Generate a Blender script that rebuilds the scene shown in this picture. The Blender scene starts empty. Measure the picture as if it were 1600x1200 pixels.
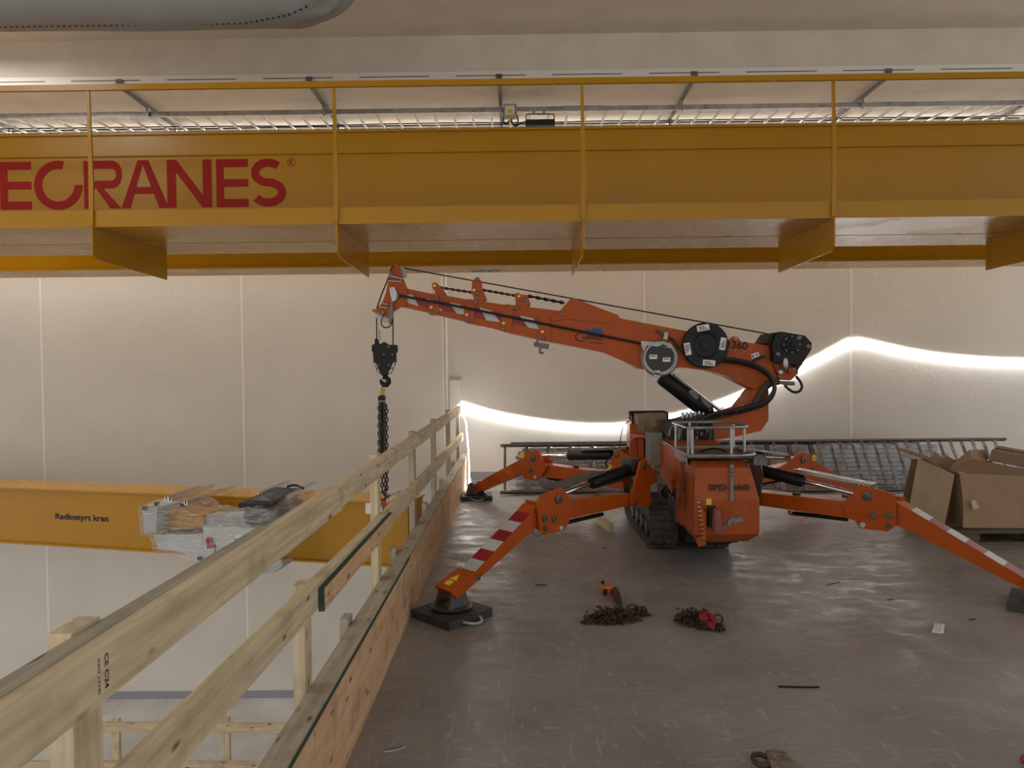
import bpy, bmesh, random
from math import *
from mathutils import Vector as V, Matrix
random.seed(7)
S = bpy.context.scene
COL = S.collection
# ------------------------------------------------------------------ camera
F = 1120.0; PITCH = radians(1.28); YAW = radians(0.46); ROLL = 0.0105
O = V((0, 0, 1.6))
FW = V((-sin(YAW)*cos(PITCH), cos(YAW)*cos(PITCH), -sin(PITCH)))
RT = V((cos(YAW), sin(YAW), 0)); UP = RT.cross(FW)
cR, sR = cos(ROLL), sin(ROLL)
cx_ = RT*cR - UP*sR
cy_ = RT*sR + UP*cR
cam = bpy.data.cameras.new('camera'); camo = bpy.data.objects.new('camera', cam); COL.objects.link(camo)
m = Matrix((cx_, cy_, -FW)).transposed().to_4x4(); m.translation = O
camo.matrix_world = m
cam.sensor_width = 36; cam.lens = F/1600*36; cam.clip_end = 200
S.camera = camo
S.view_settings.view_transform = 'Standard'; S.view_settings.look = 'None'
S.view_settings.gamma = 1; S.view_settings.use_curve_mapping = False
S.view_settings.exposure = 0.50
# ------------------------------------------------------------------ light
w = bpy.data.worlds.new('hall_light'); S.world = w; w.use_nodes = True
w.node_tree.nodes['Background'].inputs[0].default_value = (1.0, .955, .89, 1)
w.node_tree.nodes['Background'].inputs[1].default_value = 0.60
def area(name, loc, rot, sx, sy, power, colr):
    l = bpy.data.lights.new(name, 'AREA'); l.shape = 'RECTANGLE'; l.size = sx; l.size_y = sy
    l.energy = power; l.color = colr
    o = bpy.data.objects.new(name, l); COL.objects.link(o); o.location = loc; o.rotation_euler = rot
    return o
# unseen area lamps added as fill light over the open side of the hall
for i, (x, y, p) in enumerate([(-6, 2.5, 55), (-6.5, 7.2, 50)]):
    area('hall_fill_light', (x, y, 5.3), (0, 0, 0), 1.6, 1.2, p, (1, .93, .85))

# ------------------------------------------------------------------ pixel rays -> world points on planes of the place
def ray(px, py):
    u = (px-800)/F; v = (600-py)/F
    return FW + cx_*u + cy_*v
def PY(px, py, Y): d = ray(px, py); return O + d*(Y/d.y)
def PZ(px, py, z=0): d = ray(px, py); return O + d*((z-1.6)/d.z)
def PX(px, py, x): d = ray(px, py); return O + d*(x/d.x)
def PP(px, py, A, B):      # on the vertical plane through A and B
    n = V((-(B[1]-A[1]), B[0]-A[0], 0)); d = ray(px, py)
    return O + d*((V((A[0], A[1], 0)) - O).dot(n)/d.dot(n))
def z4(x, y): return (560+x/4.444, 390+y/4.444)
def z5(x, y): return (860+x/3.721, 420+y/3.721)
def z6(x, y): return (940+x/4.287, 620+y/4.287)
def z7(x, y): return (620+x/3.528, 660+y/3.528)
def z8(x, y): return (1160+x/3.636, 660+y/3.636)
def z8b(x, y): return (860+x/6, 680+y/6)
def zc(x, y): return (1400+x/6, 680+y/6)
def zt(x, y): return (200+x/5.333, 730+y/5.333)

# ------------------------------------------------------------------ materials
def nd(nt, t, **k):
    n = nt.nodes.new(t)
    for a, b in k.items(): setattr(n, a, b)
    return n
def mat(name, c, rough=.5, metal=0., bump=0., bscale=40, var=0., vscale=3, rvar=0., coat=0., spec=None):
    m = bpy.data.materials.new(name); m.use_nodes = True; nt = m.node_tree
    b = nt.nodes['Principled BSDF']; b.inputs['Base Color'].default_value = (*c, 1)
    b.inputs['Roughness'].default_value = rough; b.inputs['Metallic'].default_value = metal
    if coat: b.inputs['Coat Weight'].default_value = coat; b.inputs['Coat Roughness'].default_value = .08
    if spec is not None: b.inputs['Specular IOR Level'].default_value = spec
    geo = nd(nt, 'ShaderNodeNewGeometry')
    if var or rvar:
        n = nd(nt, 'ShaderNodeTexNoise'); n.inputs['Scale'].default_value = vscale; n.inputs['Detail'].default_value = 6
        nt.links.new(geo.outputs['Position'], n.inputs['Vector'])
        if var:
            r = nd(nt, 'ShaderNodeMapRange'); r.inputs[1].default_value = .3; r.inputs[2].default_value = .7
            r.inputs[3].default_value = 1-var; r.inputs[4].default_value = 1+var
            nt.links.new(n.outputs[0], r.inputs[0])
            mx = nd(nt, 'ShaderNodeVectorMath', operation='SCALE'); mx.inputs[0].default_value = c
            nt.links.new(r.outputs[0], mx.inputs['Scale']); nt.links.new(mx.outputs[0], b.inputs['Base Color'])
        if rvar:
            r = nd(nt, 'ShaderNodeMapRange'); r.inputs[1].default_value = .3; r.inputs[2].default_value = .7
            r.inputs[3].default_value = max(rough-rvar, .03); r.inputs[4].default_value = min(rough+rvar, 1)
            nt.links.new(n.outputs[0], r.inputs[0]); nt.links.new(r.outputs[0], b.inputs['Roughness'])
    if bump:
        n = nd(nt, 'ShaderNodeTexNoise'); n.inputs['Scale'].default_value = bscale; n.inputs['Detail'].default_value = 5
        nt.links.new(geo.outputs['Position'], n.inputs['Vector'])
        bp = nd(nt, 'ShaderNodeBump'); bp.inputs['Strength'].default_value = bump; bp.inputs['Distance'].default_value = .01
        nt.links.new(n.outputs[0], bp.inputs['Height']); nt.links.new(bp.outputs[0], b.inputs['Normal'])
    return m
def emit(name, c, s):
    m = bpy.data.materials.new(name); m.use_nodes = True; nt = m.node_tree
    b = nt.nodes['Principled BSDF']; b.inputs['Base Color'].default_value = (*c, 1)
    b.inputs['Emission Color'].default_value = (*c, 1); b.inputs['Emission Strength'].default_value = s
    return m
def wood(name, c1, c2, knot=(.12, .06, .025), sc=1., along=0, rough=.75, plys=False):
    """board material in the board's own coordinates, grain along local x"""
    m = bpy.data.materials.new(name); m.use_nodes = True; nt = m.node_tree
    b = nt.nodes['Principled BSDF']; b.inputs['Roughness'].default_value = rough; b.inputs['Specular IOR Level'].default_value = .2
    tc = nd(nt, 'ShaderNodeTexCoord'); oi = nd(nt, 'ShaderNodeObjectInfo')
    add = nd(nt, 'ShaderNodeVectorMath', operation='ADD')
    ms = nd(nt, 'ShaderNodeVectorMath', operation='SCALE'); ms.inputs['Scale'].default_value = 17.
    cb = nd(nt, 'ShaderNodeCombineXYZ'); nt.links.new(oi.outputs['Random'], cb.inputs[0]); nt.links.new(oi.outputs['Random'], cb.inputs[1])
    nt.links.new(cb.outputs[0], ms.inputs[0]); nt.links.new(tc.outputs['Object'], add.inputs[0]); nt.links.new(ms.outputs[0], add.inputs[1])
    mp = nd(nt, 'ShaderNodeMapping'); mp.inputs['Scale'].default_value = (1.2*sc, 22*sc, 22*sc)
    nt.links.new(add.outputs[0], mp.inputs[0])
    n = nd(nt, 'ShaderNodeTexNoise'); n.inputs['Scale'].default_value = 2; n.inputs['Detail'].default_value = 5; n.inputs['Distortion'].default_value = .6
    nt.links.new(mp.outputs[0], n.inputs['Vector'])
    cr = nd(nt, 'ShaderNodeValToRGB'); cr.color_ramp.elements[0].color = (*c1, 1); cr.color_ramp.elements[1].color = (*c2, 1)
    cr.color_ramp.elements[0].position = .35; cr.color_ramp.elements[1].position = .65
    nt.links.new(n.outputs[0], cr.inputs[0])
    mp2 = nd(nt, 'ShaderNodeMapping'); mp2.inputs['Scale'].default_value = (4, 11, 11)
    nt.links.new(add.outputs[0], mp2.inputs[0])
    vo = nd(nt, 'ShaderNodeTexVoronoi'); vo.inputs['Scale'].default_value = 1.3
    nt.links.new(mp2.outputs[0], vo.inputs['Vector'])
    kr = nd(nt, 'ShaderNodeMapRange'); kr.inputs[1].default_value = .07; kr.inputs[2].default_value = .17; kr.inputs[3].default_value = .9; kr.inputs[4].default_value = 0
    nt.links.new(vo.outputs['Distance'], kr.inputs[0])
    mx = nd(nt, 'ShaderNodeMix', data_type='RGBA'); nt.links.new(kr.outputs[0], mx.inputs[0])
    nt.links.new(cr.outputs[0], mx.inputs[6]); mx.inputs[7].default_value = (*knot, 1)
    # dirt and scuffs of the building site
    n2 = nd(nt, 'ShaderNodeTexNoise'); n2.inputs['Scale'].default_value = 6; n2.inputs['Detail'].default_value = 8
    nt.links.new(add.outputs[0], n2.inputs['Vector'])
    dr = nd(nt, 'ShaderNodeMapRange'); dr.inputs[1].default_value = .52; dr.inputs[2].default_value = .72; dr.inputs[3].default_value = 0; dr.inputs[4].default_value = .5
    nt.links.new(n2.outputs[0], dr.inputs[0])
    m3 = nd(nt, 'ShaderNodeMix', data_type='RGBA'); nt.links.new(dr.outputs[0], m3.inputs[0]); nt.links.new(mx.outputs[2], m3.inputs[6]); m3.inputs[7].default_value = (c1[0]*.45, c1[1]*.45, c1[2]*.5, 1)
    nt.links.new(m3.outputs[2], b.inputs['Base Color'])
    bp = nd(nt, 'ShaderNodeBump'); bp.inputs['Strength'].default_value = .15; nt.links.new(n.outputs[0], bp.inputs['Height']); nt.links.new(bp.outputs[0], b.inputs['Normal'])
    return m
M = {}
M['wall'] = mat('painted_concrete_panel', (.75, .73, .685), .75, bump=.3, bscale=16, var=.04, vscale=1.2, spec=.25)
M['beam'] = mat('raw_concrete_beam', (.68, .635, .565), .85, bump=.15, bscale=30, var=.07, vscale=2.5, spec=.2)
M['ceil'] = mat('painted_concrete_ceiling', (.64, .61, .56), .85, bump=.15, bscale=30, var=.05, vscale=2.5, spec=.2)
M['joint'] = mat('joint_sealant', (.95, .93, .90), .6)
M['base'] = mat('blue_grey_skirting', (.33, .34, .40), .6)
M['white'] = mat('white_lacquer', (.8, .78, .74), .45)
M['yellow'] = mat('crane_yellow_paint', (.42, .20, .002), .27, spec=.36, var=.05, vscale=1.5, rvar=.06)
M['red'] = mat('red_lettering', (.33, .018, .012), .5, spec=.12)
M['orange'] = mat('orange_paint', (.43, .078, .007), .40, var=.10, vscale=7, rvar=.1, spec=.3)
M['orange2'] = mat('dusty_orange_paint', (.38, .082, .018), .5, spec=.3, var=.12, vscale=9)
M['black'] = mat('black_paint', (.008, .008, .009), .45, spec=.3)
M['rubber'] = mat('black_rubber', (.065, .058, .05), .8, var=.3, vscale=20)
M['hose'] = mat('black_hose', (.015, .015, .016), .45)
M['steel'] = mat('galvanised_steel', (.42, .43, .44), .38, 1., var=.2, vscale=14, rvar=.12)
M['dsteel'] = mat('dull_dark_steel', (.16, .155, .15), .5, .8, var=.25, vscale=15)
M['chrome'] = mat('chromed_rod', (.75, .74, .72), .12, 1.)
M['chain'] = mat('oiled_black_chain', (.05, .045, .04), .45, .8)
M['rust'] = mat('rusty_chain', (.085, .055, .038), .7, .5, var=.4, vscale=30)
M['alum'] = mat('bright_aluminium', (.75, .76, .78), .3, 1., var=.1, vscale=10)
M['lgrey'] = mat('light_grey_cabinet_paint', (.52, .54, .55), .5)
M['cab'] = mat('drab_grey_paint', (.23, .225, .20), .5)
M['woodd'] = wood('shaded_pallet_wood', (.10, .08, .055), (.16, .13, .09))  # shadow under the cardboard is put into this darker wood colour
M['grey'] = mat('grey_cabinet_paint', (.40, .42, .42), .5, var=.08, vscale=8)
M['dgrey'] = mat('dark_grey_plastic', (.016, .018, .022), .5, spec=.3)
M['reelgrey'] = mat('cast_aluminium', (.38, .38, .36), .42, .6, var=.15, vscale=12)
M['beige'] = mat('beige_plastic', (.25, .17, .11), .6, var=.08, vscale=10)
M['brass'] = mat('brass_fitting', (.6, .42, .12), .35, 1.)
M['stripew'] = mat('white_reflective_film', (.52, .53, .52), .4)
M['striper'] = mat('red_reflective_film', (.28, .012, .02), .4)
M['ylabel'] = mat('yellow_sticker', (.75, .55, .05), .5)
M['blue'] = mat('blue_sticker', (.08, .12, .34), .5)
M['bluea'] = mat('blue_print', (.02, .07, .25), .5)
M['print'] = mat('black_print', (.012, .010, .012), .6)
M['olive'] = mat('green_yellow_link', (.42, .40, .08), .5, .3)
M['pad'] = mat('black_plastic_pad', (.035, .035, .038), .55, var=.3, vscale=12, rvar=.15)
M['padtop'] = mat('dusty_grey_pad', (.045, .043, .042), .6, var=.25, vscale=10)
M['wood'] = wood('spruce_timber', (.53, .425, .275), (.70, .59, .41))
M['woodw'] = wood('weathered_timber', (.32, .28, .21), (.44, .39, .30))
M['ply'] = wood('reddish_plywood', (.60, .37, .21), (.72, .50, .32), knot=(.14, .07, .035), sc=.7)
M['greenedge'] = mat('green_painted_edge', (.03, .07, .05), .6)
M['card'] = mat('brown_cardboard', (.33, .22, .13), .8, var=.06, vscale=6, bump=.05, bscale=60)
M['cardd'] = mat('darker_cardboard', (.22, .135, .08), .8, var=.07, vscale=6)
M['cardl'] = mat('pale_lit_cardboard', (.56, .45, .31), .8, var=.08, vscale=5)  # raised to paint the strip light falling on the carton's left side
M['fabric'] = mat('grey_duct_fabric', (.33, .33, .335), .9, bump=.3, bscale=7, var=.05)
M['led'] = emit('led_tape_light', (1., .975, .94), 14.)
M['ledtop'] = emit('lamp_diffuser', (1., .93, .84), 40.)
M['pink'] = mat('pink_barrier_tape', (.75, .16, .2), .5)
M['hoist'] = mat('hoist_orange', (.62, .17, .03), .5, var=.2, vscale=25)
M['rednew'] = mat('red_enamel', (.35, .03, .03), .4)
M['tcard'] = mat('grey_laminate', (.2, .2, .21), .5)

def floor_mat(name, c, r0, r1, scuff):
    m = bpy.data.materials.new(name); m.use_nodes = True; nt = m.node_tree; b = nt.nodes['Principled BSDF']
    geo = nd(nt, 'ShaderNodeNewGeometry')
    def noise(sc, det, mapping=None, dist=0):
        n = nd(nt, 'ShaderNodeTexNoise'); n.inputs['Scale'].default_value = sc; n.inputs['Detail'].default_value = det; n.inputs['Distortion'].default_value = dist
        if mapping:
            mp = nd(nt, 'ShaderNodeMapping'); mp.inputs['Scale'].default_value = mapping[0]; mp.inputs['Rotation'].default_value = (0, 0, mapping[1])
            nt.links.new(geo.outputs['Position'], mp.inputs[0]); nt.links.new(mp.outputs[0], n.inputs['Vector'])
        else: nt.links.new(geo.outputs['Position'], n.inputs['Vector'])
        return n
    def rng(n, a, bb, c0, d):
        r = nd(nt, 'ShaderNodeMapRange'); r.inputs[1].default_value = a; r.inputs[2].default_value = bb; r.inputs[3].default_value = c0; r.inputs[4].default_value = d
        nt.links.new(n.outputs[0], r.inputs[0]); return r
    n1 = noise(1.3, 7); n2 = noise(4.5, 9, ((1, 1.7, 1), .35), 1.0); n3 = noise(60, 3)
    v1 = rng(n1, .35, .65, .86, 1.14); v2 = rng(n3, .3, .7, .94, 1.06)
    mu = nd(nt, 'ShaderNodeMath', operation='MULTIPLY'); nt.links.new(v1.outputs[0], mu.inputs[0]); nt.links.new(v2.outputs[0], mu.inputs[1])
    sc = nd(nt, 'ShaderNodeVectorMath', operation='SCALE'); sc.inputs[0].default_value = c; nt.links.new(mu.outputs[0], sc.inputs['Scale'])
    # thin scuff marks
    n4 = noise(4, 9, ((1, 7, 1), .25), 2.5); s4 = rng(n4, .60, .65, 0, scuff)
    n5 = noise(3, 9, ((6, 1, 1), .5), 2.5); s5 = rng(n5, .62, .66, 0, scuff)
    mxs = nd(nt, 'ShaderNodeMath', operation='MAXIMUM'); nt.links.new(s4.outputs[0], mxs.inputs[0]); nt.links.new(s5.outputs[0], mxs.inputs[1])
    mx = nd(nt, 'ShaderNodeMix', data_type='RGBA'); nt.links.new(mxs.outputs[0], mx.inputs[0]); nt.links.new(sc.outputs[0], mx.inputs[6]); mx.inputs[7].default_value = (c[0]*1.7, c[1]*1.7, c[2]*1.7, 1)
    nt.links.new(mx.outputs[2], b.inputs['Base Color'])
    rr = rng(n2, .35, .65, r0, r1); nt.links.new(rr.outputs[0], b.inputs['Roughness'])
    bp = nd(nt, 'ShaderNodeBump'); bp.inputs['Strength'].default_value = .12; bp.inputs['Distance'].default_value = .01
    nb = noise(26, 6, ((.5, 1, 1), .3), .8); nt.links.new(nb.outputs[0], bp.inputs['Height']); nt.links.new(bp.outputs[0], b.inputs['Normal'])
    return m
M['floor'] = floor_mat('dusty_screed_floor', (.265, .247, .240), .27, .58, .45)
M['floorlow'] = floor_mat('pale_sealed_floor', (.50, .49, .48), .25, .45, .0)
# clear wrap
mw = bpy.data.materials.new('clear_stretch_wrap'); mw.use_nodes = True; nt = mw.node_tree
b = nt.nodes['Principled BSDF']; b.inputs['Base Color'].default_value = (.9, .9, .92, 1); b.inputs['Roughness'].default_value = .12
g = nd(nt, 'ShaderNodeNewGeometry'); mp = nd(nt, 'ShaderNodeMapping'); mp.inputs['Scale'].default_value = (2, 2, 14); mp.inputs['Rotation'].default_value = (0, .35, 0)
n = nd(nt, 'ShaderNodeTexNoise'); n.inputs['Scale'].default_value = 4; n.inputs['Detail'].default_value = 5; n.inputs['Distortion'].default_value = 1.
nt.links.new(g.outputs['Position'], mp.inputs[0]); nt.links.new(mp.outputs[0], n.inputs['Vector'])
r = nd(nt, 'ShaderNodeMapRange'); r.inputs[1].default_value = .38; r.inputs[2].default_value = .68; r.inputs[3].default_value = .06; r.inputs[4].default_value = .42
nt.links.new(n.outputs[0], r.inputs[0]); nt.links.new(r.outputs[0], b.inputs['Alpha'])
bp = nd(nt, 'ShaderNodeBump'); bp.inputs['Strength'].default_value = .9; bp.inputs['Distance'].default_value = .05; nt.links.new(n.outputs[0], bp.inputs['Height']); nt.links.new(bp.outputs[0], b.inputs['Normal'])
M['wrap'] = mw

# ------------------------------------------------------------------ mesh helpers
class MB:
    def __init__(s): s.b = bmesh.new()
    def face(s, pts): s.b.faces.new([s.b.verts.new(V(p)) for p in pts]); return s
    def box(s, lo, hi, mtx=None):
        v = []
        for x in (lo[0], hi[0]):
            for y in (lo[1], hi[1]):
                for z in (lo[2], hi[2]):
                    p = V((x, y, z)); v.append(s.b.verts.new(mtx @ p if mtx else p))
        for f in ((0, 1, 3, 2), (4, 6, 7, 5), (0, 4, 5, 1), (2, 3, 7, 6), (0, 2, 6, 4), (1, 5, 7, 3)): s.b.faces.new([v[i] for i in f])
        return s
    def obox(s, a, b, w, h, up=(0, 0, 1)):        # bar from a to b, w across, h along up
        a, b = V(a), V(b); x = (b-a).normalized(); z = V(up); z = (z-x*z.dot(x)).normalized(); y = z.cross(x)
        m = Matrix((x, y, z)).transposed().to_4x4(); m.translation = a
        return s.box((0, -w/2, -h/2), ((b-a).length, w/2, h/2), m)
    def prism(s, pts, ext, off=(0, 0, 0)):        # polygon extruded by vector ext
        pts = [V(p)+V(off) for p in pts]; e = V(ext); n = len(pts)
        a = [s.b.verts.new(p) for p in pts]; c = [s.b.verts.new(p+e) for p in pts]
        s.b.faces.new(a); s.b.faces.new(c[::-1])
        for i in range(n): s.b.faces.new((a[i], c[i], c[(i+1) % n], a[(i+1) % n]))
        return s
    def loft(s, rings, cap=True):
        R = [[s.b.verts.new(V(p)) for p in r] for r in rings]; n = len(R[0])
        for i in range(len(R)-1):
            for j in range(n): s.b.faces.new((R[i][j], R[i][(j+1) % n], R[i+1][(j+1) % n], R[i+1][j]))
        if cap: s.b.faces.new(R[0][::-1]); s.b.faces.new(R[-1])
        return s
    def cyl(s, a, b, r, r2=None, n=20):
        a, b = V(a), V(b); d = (b-a).normalized(); u = d.orthogonal().normalized(); v = d.cross(u); r2 = r if r2 is None else r2
        return s.loft([[a+(u*cos(t)+v*sin(t))*r for t in [2*pi*k/n for k in range(n)]], [b+(u*cos(t)+v*sin(t))*r2 for t in [2*pi*k/n for k in range(n)]]])
    def lathe(s, a, d, prof, n=28):               # prof: (distance along d, radius)
        a, d = V(a), V(d).normalized(); u = d.orthogonal().normalized(); v = d.cross(u)
        return s.loft([[a+d*q+(u*cos(t)+v*sin(t))*max(r, 1e-4) for t in [2*pi*k/n for k in range(n)]] for q, r in prof])
    def tube(s, pts, r, n=8, closed=False, smooth=0):
        pts = [V(p) for p in pts]
        for _ in range(smooth):
            q = [] if closed else [pts[0]]
            L = len(pts)
            for i in range(L if closed else L-1):
                a, b = pts[i], pts[(i+1) % L]; q += [a*.75+b*.25, a*.25+b*.75]
            if not closed: q.append(pts[-1])
            pts = q
        L = len(pts); rings = []; pu = None
        for i, p in enumerate(pts):
            if closed: d = pts[(i+1) % L]-pts[i-1]
            else: d = pts[min(i+1, L-1)]-pts[max(i-1, 0)]
            d.normalize()
            u = d.orthogonal().normalized() if pu is None else (pu-d*pu.dot(d)).normalized()
            pu = u; v = d.cross(u)
            rings.append([p+(u*cos(t)+v*sin(t))*r for t in [2*pi*k/n for k in range(n)]])
        if closed:
            R = [[s.b.verts.new(p) for p in rr] for rr in rings]
            # best twist match for the last ring
            k0 = min(range(n), key=lambda k: (rings[-1][k]-rings[0][0]).length)
            for i in range(L):
                j2 = (i+1) % L; sh = k0 if i == L-1 else 0
                for j in range(n):
                    if i == L-1: s.b.faces.new((R[i][(j+sh) % n], R[i][(j+1+sh) % n], R[0][(j+1) % n], R[0][j]))
                    else: s.b.faces.new((R[i][j], R[i][(j+1) % n], R[j2][(j+1) % n], R[j2][j]))
        else: s.loft(rings)
        return s
    def link(s, c, d, u, L, W, r, n=5, k=10):      # chain link centred c, long axis d, width axis u
        c, d, u = V(c), V(d).normalized(), V(u); u = (u-d*u.dot(d)).normalized()
        pts = []
        for i in range(k):
            t = 2*pi*(i+.5)/k
            x, y = cos(t), sin(t)
            pts.append(c+u*(W/2-r)*x*1.0+d*((L-W)/2*(1 if y > 0 else -1)+(W/2-r)*y))
        return s.tube(pts, r, n, closed=True)
    def bevel(s, w, seg=2):
        es = [e for e in s.b.edges if len(e.link_faces) == 2 and e.calc_face_angle(0) > .5]
        bmesh.ops.bevel(s.b, geom=es, offset=w, segments=seg, affect='EDGES', clamp_overlap=True)
        return s
    def build(s, name, m, parent=None, smooth=False, origin=None):
        bmesh.ops.recalc_face_normals(s.b, faces=s.b.faces)
        og = rootloc(parent) if parent is not None else (V(origin) if origin is not None else None)
        if og is None:
            xs = [v.co for v in s.b.verts]
            og = V(((min(p.x for p in xs)+max(p.x for p in xs))/2, (min(p.y for p in xs)+max(p.y for p in xs))/2, min(p.z for p in xs)))
        bmesh.ops.translate(s.b, verts=s.b.verts, vec=-og)
        me = bpy.data.meshes.new(name); s.b.to_mesh(me); s.b.free()
        me.materials.append(m if not isinstance(m, str) else M[m])
        if smooth:
            for p in me.polygons: p.use_smooth = True
            try: me.set_sharp_from_angle(angle=radians(38))
            except Exception: pass
        o = bpy.data.objects.new(name, me); COL.objects.link(o)
        if parent is not None: o.parent = parent
        else: o.location = og
        o['_org'] = list(og)
        return o
def rootloc(o): return V(o['_org'])
def thing(name, label, cat, loc, group=None):
    o = bpy.data.objects.new(name, None); COL.objects.link(o); o.location = loc; o['_org'] = list(loc); o.empty_display_size = .1
    o['label'] = label; o['category'] = cat
    if group: o['group'] = group
    return o
def tag(o, label, cat, group=None, kind=None):
    o['label'] = label; o['category'] = cat
    if group: o['group'] = group
    if kind: o['kind'] = kind
    return o
def struct(o, label=None, cat=None):
    o['kind'] = 'structure'
    if label: o['label'] = label; o['category'] = cat
    return o
def board(name, a, b, w, h, m, parent=None, up=(0, 0, 1), bev=.003):   # own axes: x along the board
    a, b = V(a), V(b); x = (b-a).normalized(); z = V(up); z = (z-x*z.dot(x)).normalized(); y = z.cross(x)
    mt = Matrix((x, y, z)).transposed().to_4x4(); mt.translation = a
    mb = MB(); mb.box((0, -w/2, -h/2), ((b-a).length, w/2, h/2)); mb.bevel(bev, 1)
    bmesh.ops.recalc_face_normals(mb.b, faces=mb.b.faces)
    me = bpy.data.meshes.new(name); mb.b.to_mesh(me); mb.b.free(); me.materials.append(M[m])
    o = bpy.data.objects.new(name, me); COL.objects.link(o)
    if parent is not None:
        o.parent = parent; mt = Matrix.Translation(-rootloc(parent)) @ mt
        o['_org'] = list(rootloc(parent))
    else: o['_org'] = list(a)
    o.matrix_basis = mt
    return o
def text(name, s, p0, xd, up, width, height, m, parent, bold=.02, lift=.0015):
    cu = bpy.data.curves.new(name, 'FONT'); cu.body = s; cu.size = 1; cu.offset = bold; cu.extrude = 0
    t = bpy.data.objects.new(name, cu); COL.objects.link(t)
    bpy.context.view_layer.update()
    me = bpy.data.meshes.new_from_object(t.evaluated_get(bpy.context.evaluated_depsgraph_get()))
    bpy.data.objects.remove(t)
    xs = [v.co.x for v in me.vertices]; ys = [v.co.y for v in me.vertices]
    x0, x1, y1 = min(xs), max(xs), max(ys)
    y0 = min(ys) if all(c.isupper() or c.isdigit() or c in ' .®' for c in s) else 0
    xd, up = V(xd).normalized(), V(up).normalized(); n = xd.cross(up)
    og = rootloc(parent)
    for v in me.vertices:
        v.co = V(p0)+xd*((v.co.x-x0)/(x1-x0)*width)+up*((v.co.y-y0)/(y1-y0)*height)+n*lift-og
    me.materials.clear(); me.materials.append(M[m])
    o = bpy.data.objects.new(name, me); COL.objects.link(o); o.parent = parent; o['_org'] = list(og)
    return o

# ================================================================== THE SETTING
D = 10.3
o = MB().box((-.80, -2.5, -.3), (8.5, D, 0)).build('floor', 'floor', origin=(0, 0, 0)); struct(o)
o = MB().box((-14, -2.5, -3.36), (8.5, D, -3.16)).build('floor_lower', 'floorlow', origin=(0, 0, 0)); struct(o)
o = MB().box((-14, D, -3.4), (8.5, D+.3, 6.2)).build('wall_back', 'wall', origin=(0, D, 0)); struct(o)
o = MB().box((-14, -2.5, 5.51), (8.5, 8.5, 5.8)).build('ceiling', 'ceil', origin=(0, 0, 5.5)); struct(o)
o = MB().box((-14, 8.5, 4.99), (8.5, D, 5.8)).bevel(.02, 1).build('trim_1', 'beam', origin=(0, 8.5, 5)); struct(o)   # concrete beam along the wall
o = MB().box((-.70, D-.015, 0), (8.5, D, .11)).build('baseboard_back', 'base', origin=(0, D, 0)); struct(o)
o = MB().box((-14, D-.015, -3.16), (8.5, D, -3.05)).build('baseboard_lower', 'base', origin=(0, D, -3)); struct(o)
for i, x in enumerate((-9.8, -6.865, -3.959, -1.019, 1.825, 4.775, 7.7)):
    if i == 3:
        mb = MB(); mb.box((x-.05, D-.02, -3.16), (x-.035, D, 4.99)); mb.box((x-.015, D-.02, -3.16), (x+.02, D, 4.99)); o = mb.build('trim_%d' % (i+2), 'joint', origin=(x, D, 0))
    else: o = MB().box((x-.010, D-.004, -3.16), (x+.010, D, 4.99)).build('trim_%d' % (i+2), 'joint', origin=(x, D, 0))
    struct(o)
# small grey channel on the wall at the end of the guardrail
t = thing('wall_channel', 'short pale vertical cover channel on the wall above the guardrail end', 'cable channel', (-.93, D, .9))
a = PY(703, 590, 10.2); b2 = PY(719, 650, 10.2)
MB().box((a.x, 10.17, b2.z), (b2.x, D, a.z-.04)).bevel(.006).build('cover', 'white', t)
MB().box((a.x, 10.17, a.z-.04), (b2.x, D, a.z+.02)).build('end_cap', 'grey', t)

# ================================================================== LED TAPE
def led_tape(name, pts, label, group, hood=True, r=.011):
    t = thing(name, label, 'light strip', V(pts[0]), group)
    MB().tube(pts, r, 8, smooth=2).build('light_tube', 'led', t)
    if hood:
        q = [V(p)+V((0, .004, .022)) for p in pts]
        mb = MB()
        for _ in range(2):
            nq = [q[0]]
            for i in range(len(q)-1): nq += [q[i]*.75+q[i+1]*.25, q[i]*.25+q[i+1]*.75]
            nq.append(q[-1]); q = nq
        for i in range(len(q)-1): mb.obox(q[i], q[i+1]+(q[i+1]-q[i])*.05, .036, .004)
        mb.build('tape_carrier', 'white', t)
    return t
pix = [(722, 632), (760, 645), (820, 657), (880, 665), (940, 668), (985, 665), (1040, 655), (1100, 640), (1160, 617), (1220, 589), (1270, 564), (1310, 542), (1334, 530), (1370, 537), (1420, 549), (1480, 558), (1540, 563), (1600, 565), (1700, 562), (1800, 552)]
led_tape('led_light_strip', [PY(x, y, D-.055) for x, y in pix], 'glowing white light strip sagging along the back wall behind the crane', None)

# ================================================================== GUARDRAIL
g = thing('timber_guardrail', 'pale timber guardrail of posts and boards along the open edge of the upper floor', 'guardrail', (-.82, 5, 0))
for yf in (1.35, 2.72, 4.13, 5.56, 6.95, 8.43, 9.8):
    top = .80 if yf == 2.72 else (1.135 if yf < 2 else 1.118)
    board('post', (-.822, yf-.045, -.25), (-.822, yf-.045, top), .09, .043, 'wood' if yf < 5 else 'woodw', g, up=(1, 0, 0))
MBb = board('top_rail', (-.737, .2, 1.082), (-.737, 2.92, 1.08), .042, .092, 'wood', g)
board('top_rail', (-.779, 2.2, 1.062), (-.779, 6.4, 1.058), .042, .095, 'wood', g)
board('top_rail', (-.779, 6.4, 1.06), (-.779, 9.75, 1.055), .042, .095, 'wood', g)
board('top_rail', (-.779, 0.2, 1.088), (-.779, 2.19, 1.075), .042, .095, 'woodw', g)
board('middle_rail', (-.779, .4, .795), (-.779, 5.25, .705), .042, .10, 'wood', g)
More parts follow.
